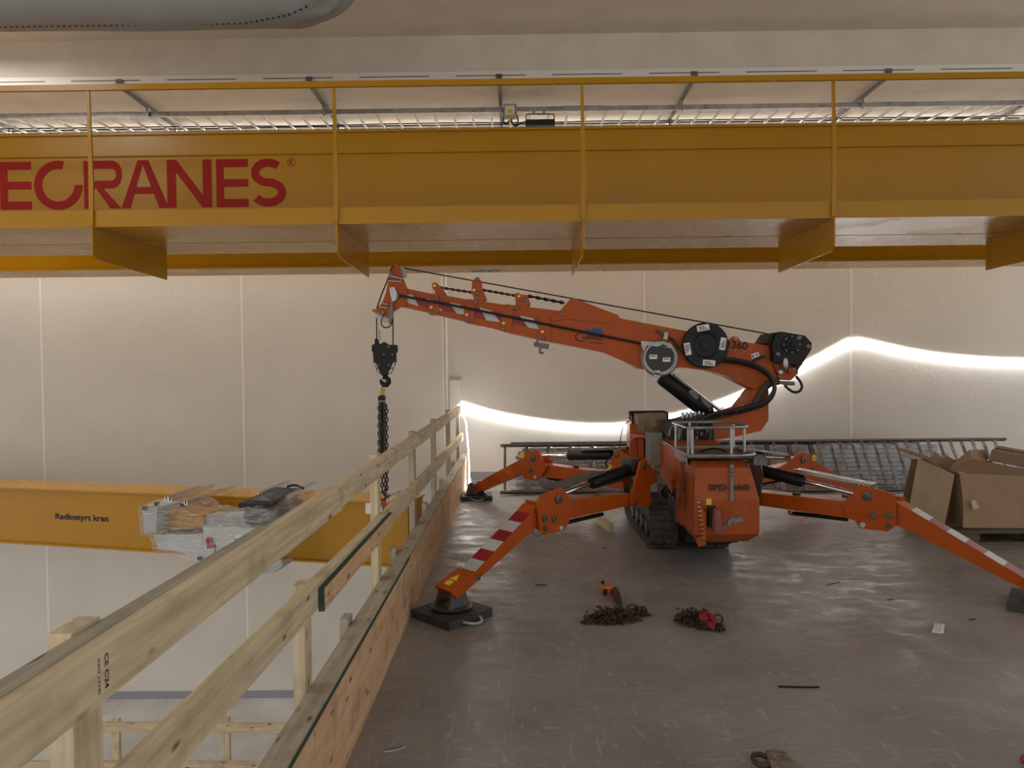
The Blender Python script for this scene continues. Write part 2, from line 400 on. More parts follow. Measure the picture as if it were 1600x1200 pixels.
board('middle_rail', (-.779, 5.27, .70), (-.779, 9.9, .66), .042, .10, 'wood', g)
o = board('patch_board', (-.747, 2.68, .735), (-.747, 4.15, .722), .020, .085, 'ply', g); o['label'] = 'reddish offcut board screwed on the middle rail'
o2 = board('edge_strip', (-.747, 2.668, .735), (-.747, 2.68, .735), .021, .086, 'greenedge', g)
board('edge_strip', (-.747, 2.68, .7785), (-.747, 4.15, .7655), .020, .004, 'greenedge', g, bev=.0005)
# timber stamp on the near rail
def px_plane(px, py, x): return PX(px, py, x)
p = PX(163, 1040, -.716)
text('timber_stamp', 'CE C24', V((-.7155, p.y, 1.115)), (0, 0, -1), (0, 1, 0), .06, .011, 'print', g, .01, .0008)
text('timber_stamp', '0402 12345', V((-.7155, p.y-.02, 1.115)), (0, 0, -1), (0, 1, 0), .062, .006, 'print', g, .0, .0008)

k = thing('timber_edge_kerb', 'long knee high kerb faced with reddish plywood under the timber guardrail', 'kerb', (-.755, 5, 0))
board('capping_board', (-.756, 1.0, .388), (-.756, 5.3, .388), .088, .022, 'woodw', k)
board('capping_board', (-.756, 5.3, .388), (-.756, 10.28, .388), .088, .022, 'woodw', k)
for ya, yb in ((1.0, 2.42), (2.425, 3.75), (3.755, 5.6), (5.605, 8.0), (8.005, 10.28)):
    o = board('plywood_panel', (-.7175, ya, .189), (-.7175, yb, .189), .015, .378, 'ply', k, bev=.001)
for ya, yb in ((1.0, 5.3), (5.3, 10.28)):
    board('core_board', (-.762, ya, .19), (-.762, yb, .19), .072, .372, 'woodw', k)
board('painted_edge', (-.7085, 1.0, .384), (-.7085, 4.6, .384), .003, .014, 'greenedge', k, bev=.0005)
for yf in (3.42, 4.74, 6.3, 7.66, 9.05):
    board('stud', (-.826, yf-.05, -.2), (-.826, yf-.05, .43), .09, .04, 'woodw', k, up=(1, 0, 0))
# light strip wound round the rail end and hanging down the kerb
pts = [(-.72, 9.55, 1.11), (-.715, 9.58, 1.0), (-.81, 9.6, .99), (-.81, 9.62, 1.13), (-.715, 9.65, 1.12), (-.715, 9.68, .99), (-.80, 9.72, .98), (-.72, 9.78, .93), (-.70, 9.8, .7), (-.68, 9.75, .45), (-.665, 9.6, .2), (-.66, 9.5, .02), (-.64, 9.3, .02), (-.62, 9.5, .03), (-.66, 9.7, .05), (-.655, 9.6, .12)]
led_tape('led_light_strip', pts, 'light strip coiled on the guardrail end and hanging down to the kerb', None, hood=False, r=.009)

# lower level guardrail
g2 = thing('timber_guardrail', 'far timber guardrail down on the lower floor', 'guardrail', (-3.5, 7.5, -3.16))
board('top_rail', (-7.5, 7.5, -2.13), (-2.2, 7.5, -2.19), .045, .095, 'wood', g2)
board('middle_rail', (-7.5, 7.5, -2.56), (-2.2, 7.5, -2.60), .045, .095, 'wood', g2)
for x in (-7.1, -5.7, -4.33, -3.15, -2.3):
    board('post', (x, 7.545, -3.16), (x, 7.545, -2.10), .045, .08, 'wood', g2, up=(1, 0, 0))
board('toe_board', (-7.5, 7.5, -3.06), (-2.2, 7.5, -3.06), .03, .15, 'wood', g2)

# ================================================================== OVERHEAD BRIDGE CRANE
bc = thing('overhead_bridge_crane', 'yellow double girder bridge crane with red lettering spanning above the mini crane', 'bridge crane', (0, 6.7, 2.78))
ZB = 2.78
XL, XR = -9, 8
# near box girder
MB().box((XL, 6.68, ZB+.02), (XR, 7.12, 3.80)).bevel(.004, 1).build('girder', 'yellow', bc)
MB().box((XL, 6.62, ZB), (XR, 7.22, ZB+.02)).build('girder_flange', 'yellow', bc)
MB().box((XL, 6.655, 3.795), (XR, 7.15, 3.815)).build('girder_flange', 'yellow', bc)
MB().box((XL, 6.655, 3.60), (XR, 6.68, 3.612)).build('weld_rib', 'yellow', bc)
# far box girder
MB().box((XL, 8.35, ZB+.025), (XR, 8.78, 3.80)).build('girder', 'yellow', bc)
MB().box((XL, 8.27, ZB), (XR, 8.86, ZB+.022)).build('girder_flange', 'yellow', bc)
# walkway on the near side
MB().box((XL, 5.83, ZB), (XR, 6.585, ZB+.02)).build('walkway_plate', 'yellow', bc)
MB().box((XL, 5.82, ZB), (XR, 5.83, ZB+.135)).build('toe_plate', 'yellow', bc)
hr = [PY(0, 140, 5.8).z, PY(1600, 118, 5.8).z]
zt_ = 3.905
MB().box((XL, 5.79, zt_-.035), (XR, 5.815, zt_+.012)).bevel(.004, 1).build('handrail', 'yellow', bc)
for x in (-7.46, -5.45, -3.44, -1.455, .539, 2.55, 4.56, 6.57):
    mb = MB(); mb.prism([(x-.016, 5.80, ZB+.01), (x+.016, 5.80, ZB+.01), (x+.026, 5.80, ZB+.35), (x+.010, 5.80, zt_-.03), (x-.010, 5.80, zt_-.03), (x-.012, 5.80, ZB+.35)], (0, .018, 0)); mb.build('handrail_post', 'yellow', bc)
    mb = MB(); mb.prism([(x, 5.80, ZB-.002), (x, 7.03, ZB-.002), (x, 7.03, ZB-.30+.02), (x, 5.86, ZB-.262), (x, 5.80, ZB-.22)], (.012, 0, 0)); mb.build('bracket_plate', 'yellow', bc)
# lettering
def stroke(mb, pts, wdt, fr):
    """thick polyline in 2D; fr maps (u,v) to world"""
    n = len(pts); L = []; R = []
    for i in range(n):
        a = V((*pts[max(i-1, 0)], 0)); b = V((*pts[min(i+1, n-1)], 0)); d = (b-a).normalized(); nn = V((-d.y, d.x, 0))
        k = 1.
        if 0 < i < n-1:
            d1 = (V((*pts[i], 0))-a).normalized(); k = 1/max(.5, d.dot(d1))
        p = V((*pts[i], 0)); L.append(p+nn*wdt/2*k); R.append(p-nn*wdt/2*k)
    for i in range(n-1):
        mb.face([fr(L[i]), fr(R[i]), fr(R[i+1]), fr(L[i+1])])
def arc(cx, cy, r, a0, a1, n=18, ry=None): ry = ry or r; return [(cx+r*cos(radians(a0+(a1-a0)*i/n)), cy+ry*sin(radians(a0+(a1-a0)*i/n))) for i in range(n+1)]
YF = 6.678
pE = PY(0, 327, YF); pS = PY(448, 323, YF)
capH = (PY(300, 250, YF)-PY(300, 325, YF)).length
def frl(u, v, y=YF):
    return V((u, y, pE.z-.006+v*capH))
def X(px): return PY(px, 290, YF).x
def letter(f):
    mb = MB(); f(mb); return mb
sw = .19    # stroke in cap heights
mb = MB(); H = capH
def q(mb, pts): mb.face([frl(u, v) for u, v in pts])
def bar(mb, x0, x1, y0, y1): q(mb, [(x0, y0), (x1, y0), (x1, y1), (x0, y1)])
def E_(mb, x0, x1):
    w_ = sw*H*.85; bar(mb, x0, x0+w_, 0, 1); 
    for a_, b_ in ((0, .17), (.42, .585), (.83, 1)): bar(mb, x0+w_, x1, a_, b_)
def ringarc(mb, cx, r, a0, a1, t, n=24):
    for i in range(n):
        A0 = radians(a0+(a1-a0)*i/n); A1 = radians(a0+(a1-a0)*(i+1)/n)
        mb.face([frl(cx+r*cos(A)*H, .5+k_*sin(A)) for A, r, k_ in ((A0, r, r), (A1, r, r), (A1, r-t, r-t), (A0, r-t, r-t))])
E_(mb, X(0), X(49)); mb.build('letter_e', 'red', bc)
mb = MB(); ringarc(mb, X(91), .515, 75, 360, .175); mb.build('letter_c', 'red', bc)
mb = MB(); x0 = X(131); bar(mb, x0, X(140), 0, 1)
# R: bowl and leg
xa, xb = X(146), X(189)
r_ = .29
bar(mb, xa, xb-r_*H+.10*H, .83, 1); bar(mb, xa, xb-r_*H+.10*H, .42, .585)
cxr = xb-r_*H+.10*H
for i in range(16):
    A0 = radians(-90+180*i/16); A1 = radians(-90+180*(i+1)/16)
    mb.face([frl(cxr+rr*cos(A)*H*.75, .71+rr*sin(A)) for A, rr in ((A0, .29), (A1, .29), (A1, .12), (A0, .12))])
mb.face([frl(u, v, YF-.0012) for u, v in [(X(146), .50), (X(156), .50), (X(189), 0), (X(172), 0)]])
mb.build('letter_r', 'red', bc)
mb = MB(); xl, xr, xm = X(189), X(263), X(224)
q(mb, [(xl, 0), (xl+.19*H, 0), (xm+.02*H, 1), (xm-.11*H, 1)]); mb.face([frl(u, v, YF-.0006) for u, v in [(xr-.2*H, 0), (xr, 0), (xm+.11*H, 1), (xm-.04*H, 1)]])
mb.face([frl(u, v, YF-.0012) for u, v in [(xl+.16*H, .30), (xr-.16*H, .30), (xr-.24*H, .44), (xl+.24*H, .44)]]); mb.build('letter_a', 'red', bc)
mb = MB(); xl, xr = X(261), X(331)
bar(mb, xl, xl+sw*H, 0, 1); bar(mb, xr-sw*H, xr, 0, 1); mb.face([frl(xl, 1, YF-.001), frl(xl+.2*H, 1, YF-.001), frl(xr, 0, YF-.001), frl(xr-.2*H, 0, YF-.001)]); mb.build('letter_n', 'red', bc)
mb = MB(); E_(mb, X(338), X(388)); mb.build('letter_e', 'red', bc)
mb = MB()
def fS(p): return frl(X(419)+p.x*H, p.y)
sp = [(.27, .80)] + [(.0+.27*cos(radians(a)), .71+.205*sin(radians(a))) for a in range(40, 271, 15)]
sp2 = [(.0+.29*cos(radians(a)), .295+.21*sin(radians(a))) for a in range(90, -151, -15)] + [(-.29, .33)]
stroke(mb, sp[1:]+sp2[:-1], .17, fS); mb.build('letter_s', 'red', bc)
mb = MB()
cR_ = PY(455, 254, YF); 
for i in range(20):
    A0, A1 = 2*pi*i/20, 2*pi*(i+1)/20
    mb.face([cR_+V((rr*cos(A), 0, rr*sin(A))) for A, rr in ((A0, .037), (A1, .037), (A1, .031), (A0, .031))])
mb.build('registered_ring', 'red', bc)
text('registered_letter', 'R', cR_+V((-.016, 0, -.02)), (1, 0, 0), (0, 0, 1), .032, .042, 'red', bc, .01, .001)
# blue sticker below the far girder
a = PY(737, 423, 8.272)
p0 = PZ(737, 424, ZB-.001); p1 = PZ(781, 424, ZB-.001)
MB().box((p0.x, p0.y-.05, ZB-.004), (p1.x, p0.y+.10, ZB-.0005)).build('sticker', 'blue', bc)['label'] = 'blue sticker under the far girder'
mb = MB()
for u in (.12, .42, .7): mb.box((p0.x+(p1.x-p0.x)*u, p0.y-.0, ZB-.0055), (p0.x+(p1.x-p0.x)*(u+.18), p0.y+.03, ZB-.0035))
mb.build('sticker_print', 'white', bc)

# ================================================================== CEILING CABLE LADDER
cl = thing('cable_ladder', 'galvanised cable ladder carrying black cables along the top of the back wall', 'cable ladder', (0, 9.5, 4.75))
zl = 4.86; y0, y1 = 9.12, 9.86
for yy in (y0, y1):
    mb = MB(); mb.box((-9, yy-.008, zl-.03), (8, yy+.008, zl+.03)); mb.box((-9, yy-.012, zl-.032), (8, yy+.012, zl-.026)); mb.build('side_rail', 'steel', cl)
nr = 0
for i in range(60):
    x = -7.35+i*.243
    if x > 7: break
    mb = MB(); mb.box((x-.012, y0, zl-.020), (x-.003, y1, zl+.0)); mb.box((x+.004, y0, zl-.020), (x+.013, y1, zl+.0)); mb.box((x-.012, y0, zl-.002), (x+.013, y1, zl+.0)); mb.build('rung', 'steel', cl)
mb = MB()
for k_, yy in enumerate((9.64, 9.72)):
    mb.tube([(-9+j*.6, yy+random.uniform(-.02, .02), zl+.012+random.uniform(0, .006)) for j in range(29)], .008, 6, smooth=1)
mb.build('cables', 'hose', cl, True)
for x in (-5.05, .87): MB().box((x-.25, y0-.014, zl-.034), (x+.25, y0-.006, zl+.034)).build('splice_plate', 'steel', cl)
brx = []
for pxb in (-110, 190, 485, 780, 1083, 1385, 1690):
    x = PY(pxb, 128, 8.5).x; brx.append(x)
    b_ = thing('ladder_bracket', 'slotted steel bracket', 'bracket', (x, 9.2, 4.95), 'brackets under the concrete beam')
    mb = MB(); mb.box((x-.02, 8.455, 4.93), (x+.02, 10.05, 4.965)); mb.build('arm', 'dsteel', b_); MB().box((x-.035, 8.435, 4.925), (x+.035, 8.455, 5.03)).build('end_plate', 'dsteel', b_)
    for yy in (y0, y1): MB().box((x-.015, yy-.045, 4.80), (x+.015, yy-.015, 4.93)).build('clamp', 'steel', b_)
for i, o in enumerate([o for o in COL.objects if o.name.startswith('ladder_bracket')]):
    o['label'] = ['first slotted steel bracket from the left frame edge, holding the cable ladder', 'steel ladder bracket nearest above the red letters RA', 'steel ladder bracket beside the second handrail post', 'steel ladder bracket beside the grey junction box', 'steel ladder bracket between the junction box and the right handrail post', 'steel ladder bracket right behind the rightmost handrail post', 'steel ladder bracket at the far right end of the cable ladder'][i]
tr = thing('cable_channel', 'long white slotted channel along the lower edge of the concrete beam', 'channel', (0, 8.47, 5.0))
MB().box((-9, 8.46, 4.985), (8, 8.50, 5.075)).bevel(.004, 1).build('channel_body', 'white', tr)
mb = MB(); x = -8.6
while x < 7.5: mb.box((x, 8.4575, 5.018), (x+.82, 8.461, 5.026)); x += 1.13
mb.build('slot', 'dgrey', tr)
o = MB().box((-9, 10.2, 4.80), (8, D-.002, 4.88)).bevel(.004, 1).build('white_duct', 'white'); tag(o, 'white duct on the wall behind the cable ladder', 'duct')
lt = thing('linear_lamp', 'glowing linear lamp above the cable ladder along the top of the back wall', 'lamp', (0, 10.1, 4.93))
MB().box((-9, 10.06, 4.955), (8, 10.14, 4.985)).build('lamp_housing', 'white', lt)
MB().box((-9, 10.07, 4.945), (8, 10.13, 4.955)).build('diffuser', 'ledtop', lt)
# junction box and floodlight
jb = thing('junction_box', 'pale grey junction box with yellow label hung below the cable ladder', 'junction box', PY(800, 190, 9.0))
a, b_ = PY(787, 164, 9.0), PY(808, 184, 9.0)
MB().box((a.x, 8.96, b_.z), (b_.x, 9.06, a.z)).bevel(.008).build('box', 'grey', jb)
MB().box((a.x+.02, 8.945, b_.z+.02), (b_.x-.03, 8.96, a.z-.03)).bevel(.004).build('lid', 'white', jb)
MB().box((a.x+.045, 8.941, b_.z+.035), (b_.x-.055, 8.946, a.z-.075)).build('label_plate', 'ylabel', jb)
mb = MB()
for dz in (.04, .08, .12): mb.cyl((b_.x-.02, 8.95, a.z-dz), (b_.x-.02, 8.94, a.z-dz), .008, n=8)
mb.build('screw', 'print', jb)
for pl in ([(784, 170), (788, 178), (786, 190), (790, 195), (795, 190), (797, 184)], [(798, 184), (799, 192), (805, 198), (810, 195), (818, 190), (826, 192), (840, 194)], [(808, 180), (810, 190), (806, 197), (800, 193), (799, 185)]):
    MB().tube([PY(x, y, 8.99) for x, y in pl], .009, 6, smooth=2).build('cable', 'hose', jb, True)
MB().tube([PY(797, 183, 8.985), PY(797, 192, 8.985)], .016, 8).build('cable_tie', 'ylabel', jb)
fl = thing('floodlight', 'dark flat floodlight on a bracket under the cable ladder', 'floodlight', PY(843, 198, 9.0))
A = lambda x, y, Y=9.0: PY(x, y, Y)
MB().tube([A(822, 194), A(822, 180), A(824, 178), A(864, 178), A(866, 180), A(866, 194)], .008, 8, smooth=1).build('yoke', 'dsteel', fl, True)
a, b_ = A(821, 193), A(866, 200)
MB().box((a.x, 8.85, b_.z-.01), (b_.x, 9.15, a.z)).bevel(.01).build('lamp_body', 'dgrey', fl)
mb = MB()
for px_ in (834, 850): p = A(px_, 170); q_ = A(px_, 178); mb.box((p.x-.018, 8.98, q_.z), (p.x+.018, 9.02, p.z))
mb.build('hanger', 'steel', fl)

# ================================================================== FABRIC DUCT
du = thing('textile_air_duct', 'grey textile air duct hanging under the ceiling at the upper left', 'air duct', (-4, 5.8, 4.4))
def dr(x):
    e = (-1.28-x)
    r = .5 if e > .5 else .5*(max(e, 0)/.5)**.22
    return max(r, .12)
mb = MB(); rings = []
xs = [-8+.25*i for i in range(25)]+[-1.80, -1.68, -1.58, -1.5, -1.43, -1.37, -1.33, -1.30]
for x in xs:
    e = max(0, min(1, (x+2.0)/.7))
    ring = []
    for j in range(56):
        t_ = 2*pi*j/56; r = dr(x)*(1+.07*e*e*sin(t_*17+x*6)+.03*e*sin(t_*9-x*14)+.006*sin(x*5+t_*2))
        ring.append((x, 5.85+r*cos(t_), 4.92+r*sin(t_)*(1+.02*sin(x*1.7))))
    rings.append(ring)
mb.loft(rings); mb.build('duct_sleeve', 'fabric', du, True)
mb = MB(); t_ = radians(271)
x = -6.2
while x < -1.6:
    tt = t_+max(0, (x+2.2))*-.55
    r = dr(x)+.007
    c = V((x, 5.85+r*cos(tt), 4.92+r*sin(tt))); nrm = V((0, cos(tt), sin(tt)))
    mb.cyl(c-nrm*.002, c+nrm*.002, .0095, n=8); x += .048
mb.build('air_holes', 'print', du)
mb = MB(); mb.lathe((-1.34, 5.85, 4.92), (1, 0, 0), [(0, .2), (.03, .26), (.07, .2), (.1, .28)], 40)
for v in mb.b.verts: v.co += V((0, random.uniform(-.02, .02), random.uniform(-.02, .02)))
mb.build('gathered_end', 'fabric', du, True)

# ================================================================== LOWER BRIDGE CRANE (seen past the guardrail)
Y0l = 8.55
A = PY(0, 760.6, Y0l); ztop = A.z; B = PZ(637, 785, ztop)
dl = V((B.x-A.x, B.y-A.y, 0)).normalized(); nl = V((-dl.y, dl.x, 0))      # nl points away from the camera
Hl = A.z-PY(0, 847, Y0l).z
lc = thing('bridge_crane_girder', 'yellow crane girder with black lettering beyond the guardrail, below the upper floor', 'bridge crane', (A.x, A.y, ztop-Hl))
def LG(s, d, z): p = V((A.x, A.y, 0))+dl*s+nl*d; p.z = z; return p
Ll = (V((B.x, B.y, 0))-V((A.x, A.y, 0))).length
def lbox(name, s0, s1, d0, d1, z0, z1, m, bev=.004, par=None):
    mb = MB(); mb.prism([LG(s0, d0, z0), LG(s1, d0, z0), LG(s1, d0, z1), LG(s0, d0, z1)], nl*(d1-d0)); mb.bevel(bev, 1); return mb.build(name, m, par or lc)
lbox('girder', -4, Ll, 0, .42, ztop-Hl+.02, ztop-.02, 'yellow')
lbox('top_flange', -4, Ll, -.03, .48, ztop-.02, ztop, 'yellow')
lbox('bottom_flange', -4, Ll, -.04, .46, ztop-Hl, ztop-Hl+.02, 'yellow')
def onl(px, py, d=-.002):       # pixel on the girder face
    n = nl; dd = ray(px, py); P0 = V((A.x, A.y, 0))+nl*d
    return O+dd*((P0-O).dot(n)/dd.dot(n))
a, b_ = onl(86.5, 810.5), onl(169.5, 811.5)
hgt = (onl(87, 800)-onl(87, 809)).length
text('crane_lettering', 'Radiostyrt kran', V((a.x, a.y, a.z)), dl, (0, 0, 1), (b_-a).length, hgt*1.0, 'print', lc, .03, .001)
# hang tag with a blue disc
a, b_ = onl(571, 786), onl(597, 801)
mb = MB(); mb.prism([onl(571, 786, -.03), onl(597, 786, -.03), onl(597, 803, -.03), onl(571, 803, -.03)], nl*.006); o = mb.build('hang_tag', 'white', lc); o['label'] = 'white tag with a blue disc'
c = onl(592, 790, -.031); MB().cyl(c, c-nl*.003, .03).build('disc', 'blue', o)
# aluminium rails lying over the girder
tro = thing('wrapped_crane_trolley', 'crane trolley with grey cabinet wrapped in clear plastic film in front of the lower girder', 'crane trolley', LG(3, -.6, ztop-.6))
def railc(name, a, b, m='alum', w_=.035, h_=.035, par=None):
    mb = MB(); d = (V(b)-V(a)).normalized(); s_ = d.cross(V((0, 0, 1))).normalized()
    for k_ in (-1, 1): mb.obox(V(a)+s_*k_*w_*.4, V(b)+s_*k_*w_*.4, .008, h_)
    mb.obox(V(a)+V((0, 0, -h_*.4)), V(b)+V((0, 0, -h_*.4)), w_*.8, .006)
    return mb.build(name, m, par or tro)
zr = ztop+.06
def RZ(x, y, z=None): return PZ(*zt(x, y), zr if z is None else z)
for (xa, ya, xb, yb) in ((320, 262, 590, 160), (350, 275, 710, 148), (480, 300, 880, 158), (1330, 250, 1560, 122), (1100, 225, 1345, 115)):
    a, b_ = RZ(xa, ya), RZ(xb, yb); railc('aluminium_rail', a, b_)
a, b_ = PZ(602, 783, zr), PZ(624, 768, zr); railc('aluminium_rail', a, b_)
# flat dark cable tray
P_ = [RZ(920, 300), RZ(1190, 305), RZ(1420, 175), RZ(1230, 165)]
mb = MB(); mb.prism(P_, (0, 0, -.05)); mb.bevel(.006, 1); mb.build('dark_tray', 'dgrey', tro)
MB().tube([RZ(1330, 160, zr+.02), RZ(1380, 145, zr+.05), RZ(1430, 160, zr+.03), RZ(1460, 175, zr+.02)], .015, 6, smooth=2).build('cable_bundle', 'hose', tro, True)
# cabinet and frames
Yc = -.62
def onc(x, y, d=Yc): return onl(*zt(x, y), d)
mb = MB(); mb.prism([onc(625, 490), onc(1200, 515), onc(1000, 660), onc(720, 862), onc(628, 848)], nl*.38); mb.bevel(.01); mb.build('control_cabinet', 'lgrey', tro)
mb = MB(); mb.prism([onc(115, 325), onc(240, 340), onc(235, 545), onc(135, 545)], nl*.35); mb.bevel(.008); mb.build('motor_box', 'grey', tro)
mb = MB(); mb.prism([onc(240, 330, -.45), onc(620, 400, -.45), onc(630, 500, -.45), onc(240, 520, -.45)], nl*.3); mb.bevel(.008); mb.build('end_frame', 'yellow', tro)
mb = MB(); mb.prism([onc(215, 560, -.5), onc(620, 560, -.5), onc(630, 800, -.5), onc(480, 720, -.5), onc(250, 670, -.5)], nl*.25); mb.bevel(.008); mb.build('lower_plate', 'lgrey', tro)
mb = MB(); c0 = onc(1100, 410, -.5); mb.lathe(c0, nl, [(0, .02), (0, .17), (.02, .20), (.22, .20), (.24, .16), (.24, .02)], 32); mb.build('cable_drum', 'dsteel', tro, True)
mb = MB(); mb.prism([onc(500, 400, -.4), onc(960, 400, -.4), onc(1220, 500, -.4), onc(640, 495, -.4)], nl*.2); mb.bevel(.006); mb.build('cross_frame', 'grey', tro)
c0 = onc(685, 605, Yc-.001); MB().lathe(c0, -nl, [(0, .034), (.03, .034), (.04, .02), (.041, .001)], 20).build('switch_knob', 'rednew', tro, True)
mb = MB(); mb.prism([onc(655, 632, Yc-.012), onc(722, 632, Yc-.012), onc(722, 676, Yc-.012), onc(655, 676, Yc-.012)], nl*.012); mb.build('red_label', 'rednew', tro)
mb = MB(); mb.prism([onc(905, 560, Yc-.008), onc(990, 565, Yc-.008), onc(940, 730, Yc-.008), onc(865, 755, Yc-.008), onc(865, 620, Yc-.008)], nl*.006); o = mb.build('wiring_sheet', 'white', tro)
mb = MB()
for y in range(600, 740, 22): mb.prism([onc(880+(y % 3)*6, y, Yc-.0095), onc(950, y-14, Yc-.0095), onc(950, y-6, Yc-.0095), onc(880, y+8, Yc-.0095)], nl*.001)
mb.build('wiring_print', 'print', o)
MB().tube([onc(725, 650, Yc-.01), onc(722, 760, Yc-.02), onc(700, 840, Yc-.02)], .006, 6).build('wire', 'hose', tro)
mb = MB()
for (x, y) in ((140, 340), (455, 320), (240, 305), (600, 760)):
    p = onc(x, y, Yc-.02); mb.box(p-V((.018, .015, .018)), p+V((.018, .015, .018)))
mb.build('bolt_block', 'dgrey', tro)
# clear film
out = [(112, 318), (200, 292), (300, 285), (480, 318), (545, 372), (760, 405), (900, 350), (1010, 318), (1110, 314), (1190, 340), (1240, 400), (1300, 475), (1230, 540), (1100, 610), (960, 700), (860, 790), (740, 868), (640, 858), (560, 765), (400, 715), (245, 690), (205, 560), (130, 548)]
rings = []
for d_, s_ in ((Yc-.04, .97), (Yc-.055, 1.0), (Yc+.15, 1.02), (Yc+.40, 1.0), (Yc+.43, .96)):
    cxm, cym = 640, 540; r_ = []
    for i in range(len(out)):
        a, b_ = out[i], out[(i+1) % len(out)]
        for k_ in range(4):
            x = a[0]+(b_[0]-a[0])*k_/4; y = a[1]+(b_[1]-a[1])*k_/4
            p = onl(*zt(cxm+(x-cxm)*s_, cym+(y-cym)*s_), Yc)       # outline on the cabinet face, carried straight back
            r_.append(p+nl*(d_-Yc+random.uniform(-.008, .008))+V((0, 0, random.uniform(-.008, .008))))
    rings.append(r_)
mb = MB(); mb.loft(rings); mb.build('stretch_film', 'wrap', tro, True)
mb = MB(); P_ = [zt(1300, 250), zt(1350, 240), zt(1370, 300), zt(1410, 360), (470, 805), (448, 812), zt(1290, 370)]
mb.prism([onl(*p, -.30) for p in P_], nl*.25); mb.build('film_end', 'wrap', tro)
# small grey bracket below the rail line
mb = MB(); mb.prism([onl(405, 897, -.4), onl(440, 877, -.4), onl(442, 884, -.4), onl(425, 896, -.4)], nl*.2); o = mb.build('frame_foot', 'grey', tro)

# ================================================================== MINI CRANE
YB = 6.52                       # front face of the boom
cr = thing('tracked_mini_crane', 'orange tracked mini spider crane with four spread outriggers and raised boom', 'crane', (1.55, 6.65, 0))
NY = V((0, 1, 0))
def pl(pts, Y, t, m, name, z=None, bev=.005, par=None, seg=1, smooth=False):
    mb = MB(); mb.prism([PY(*(z(*p) if z else p), Y) for p in pts], (0, t, 0))
    if bev: mb.bevel(bev, seg)
    return mb.build(name, m, par or cr, smooth)
def disc(c, Y, r, t, m, name, z=None, par=None, n=32):
    p = PY(*(z(*c) if z else c), Y); mb = MB(); b_ = min(.006, r*.2)
    mb.lathe(p, (0, 1, 0), [(t, .0005), (t, r), (b_, r), (0, r-b_), (0, .0005)], n); return mb.build(name, m, par or cr, True)
# --- boom sections, innermost first (each one slides in the next)
pl([(300, 262), (560, 318), (700, 350), (700, 470), (490, 435), (290, 392)], YB+.05, .14, 'orange', 'boom_section', z4)
pl([(510, 302), (820, 358), (960, 390), (960, 545), (740, 497), (500, 440)], YB+.035, .17, 'orange', 'boom_section', z4)
pl([(765, 342), (1090, 396), (1240, 425), (1240, 605), (990, 562), (740, 505)], YB+.02, .20, 'orange', 'boom_section', z4)
pl([(1020, 378), (1420, 428), (1560, 460), (1560, 672), (1240, 622), (1000, 568)], YB+.01, .22, 'orange', 'boom_section', z4)
# collars and ears
c1 = pl([(500, 335), (560, 345), (560, 445), (490, 448), (485, 430)], YB+.02, .20, 'orange', 'boom_collar', z4)
c2 = pl([(745, 372), (812, 385), (800, 505), (732, 500), (735, 470)], YB+.008, .224, 'orange', 'boom_collar', z4)
c3 = pl([(1000, 420), (1075, 400), (1060, 575), (985, 562), (990, 530)], YB-.003, .246, 'orange', 'boom_collar', z4)
pl([(1255, 470), (1330, 470), (1335, 640), (1240, 625), (1250, 590)], YB-.012, .264, 'orange', 'boom_collar', z4)
pl([(510, 240), (520, 230), (540, 230), (575, 262), (605, 305), (585, 335), (545, 345), (530, 290), (512, 265)], YB+.04, .16, 'orange', 'sheave_ear', z4)
pl([(790, 225), (808, 200), (828, 193), (852, 215), (855, 260), (890, 340), (875, 350), (840, 380), (800, 380), (800, 330), (783, 300)], YB+.03, .18, 'orange', 'sheave_ear', z4)
pl([(1088, 305), (1110, 298), (1125, 310), (1175, 315), (1195, 380), (1160, 400), (1120, 430), (1080, 425), (1092, 370)], YB+.015, .21, 'orange', 'sheave_ear', z4)
bb = pl([(0, 268), (40, 262), (125, 165), (395, 270), (405, 288), (780, 360), (1040, 413), (1200, 437), (1292, 450), (1330, 560), (1330, 640), (1262, 700), (1215, 712), (1165, 690), (1040, 628), (900, 590), (750, 572), (680, 600), (520, 582), (310, 487), (0, 425)], YB, .25, 'orange', 'base_boom', z5, seg=2)
pl([(0, 305), (40, 262), (125, 165), (395, 270), (405, 290), (340, 318), (100, 292)], YB-.012, .274, 'orange', 'boom_housing', z5)
pl([(1050, 405), (1070, 393), (1085, 393), (1105, 420), (1100, 432), (1048, 422)], YB+.05, .06, 'orange', 'lifting_lug', z5)
disc((1080, 405), YB+.048, .012, .002, 'stripew', 'lug_hole', z5)
pl([(960, 585), (1085, 640), (1215, 712), (1225, 690), (1100, 600), (1000, 575)], YB-.004, .258, 'orange2', 'weld_plate', z5)
# chevron tape
def tape(pts, m, Y, t=.003): return pl(pts, Y-t, t, m, 'chevron_tape', z4, bev=0)
tape([(337, 310), (378, 314), (418, 393), (330, 365)], 'stripew', YB+.05)
tape([(378, 316), (470, 340), (505, 398), (492, 408), (418, 393)], 'striper', YB+.05)
tape([(474, 338), (500, 343), (500, 372)], 'stripew', YB+.05)
tape([(560, 398), (584, 428), (560, 424)], 'stripew', YB+.035)
tape([(560, 360), (628, 367), (682, 442), (586, 428), (560, 394)], 'striper', YB+.035)
tape([(632, 367), (705, 380), (735, 418), (735, 452), (682, 442)], 'stripew', YB+.035)
tape([(812, 398), (840, 402), (890, 492), (806, 468)], 'striper', YB+.02)
tape([(840, 402), (922, 424), (984, 503), (890, 492)], 'stripew', YB+.02)
tape([(938, 428), (1000, 440), (1000, 508), (986, 503)], 'striper', YB+.02)
tape([(1068, 455), (1122, 458), (1178, 540), (1062, 512)], 'striper', YB+.01)
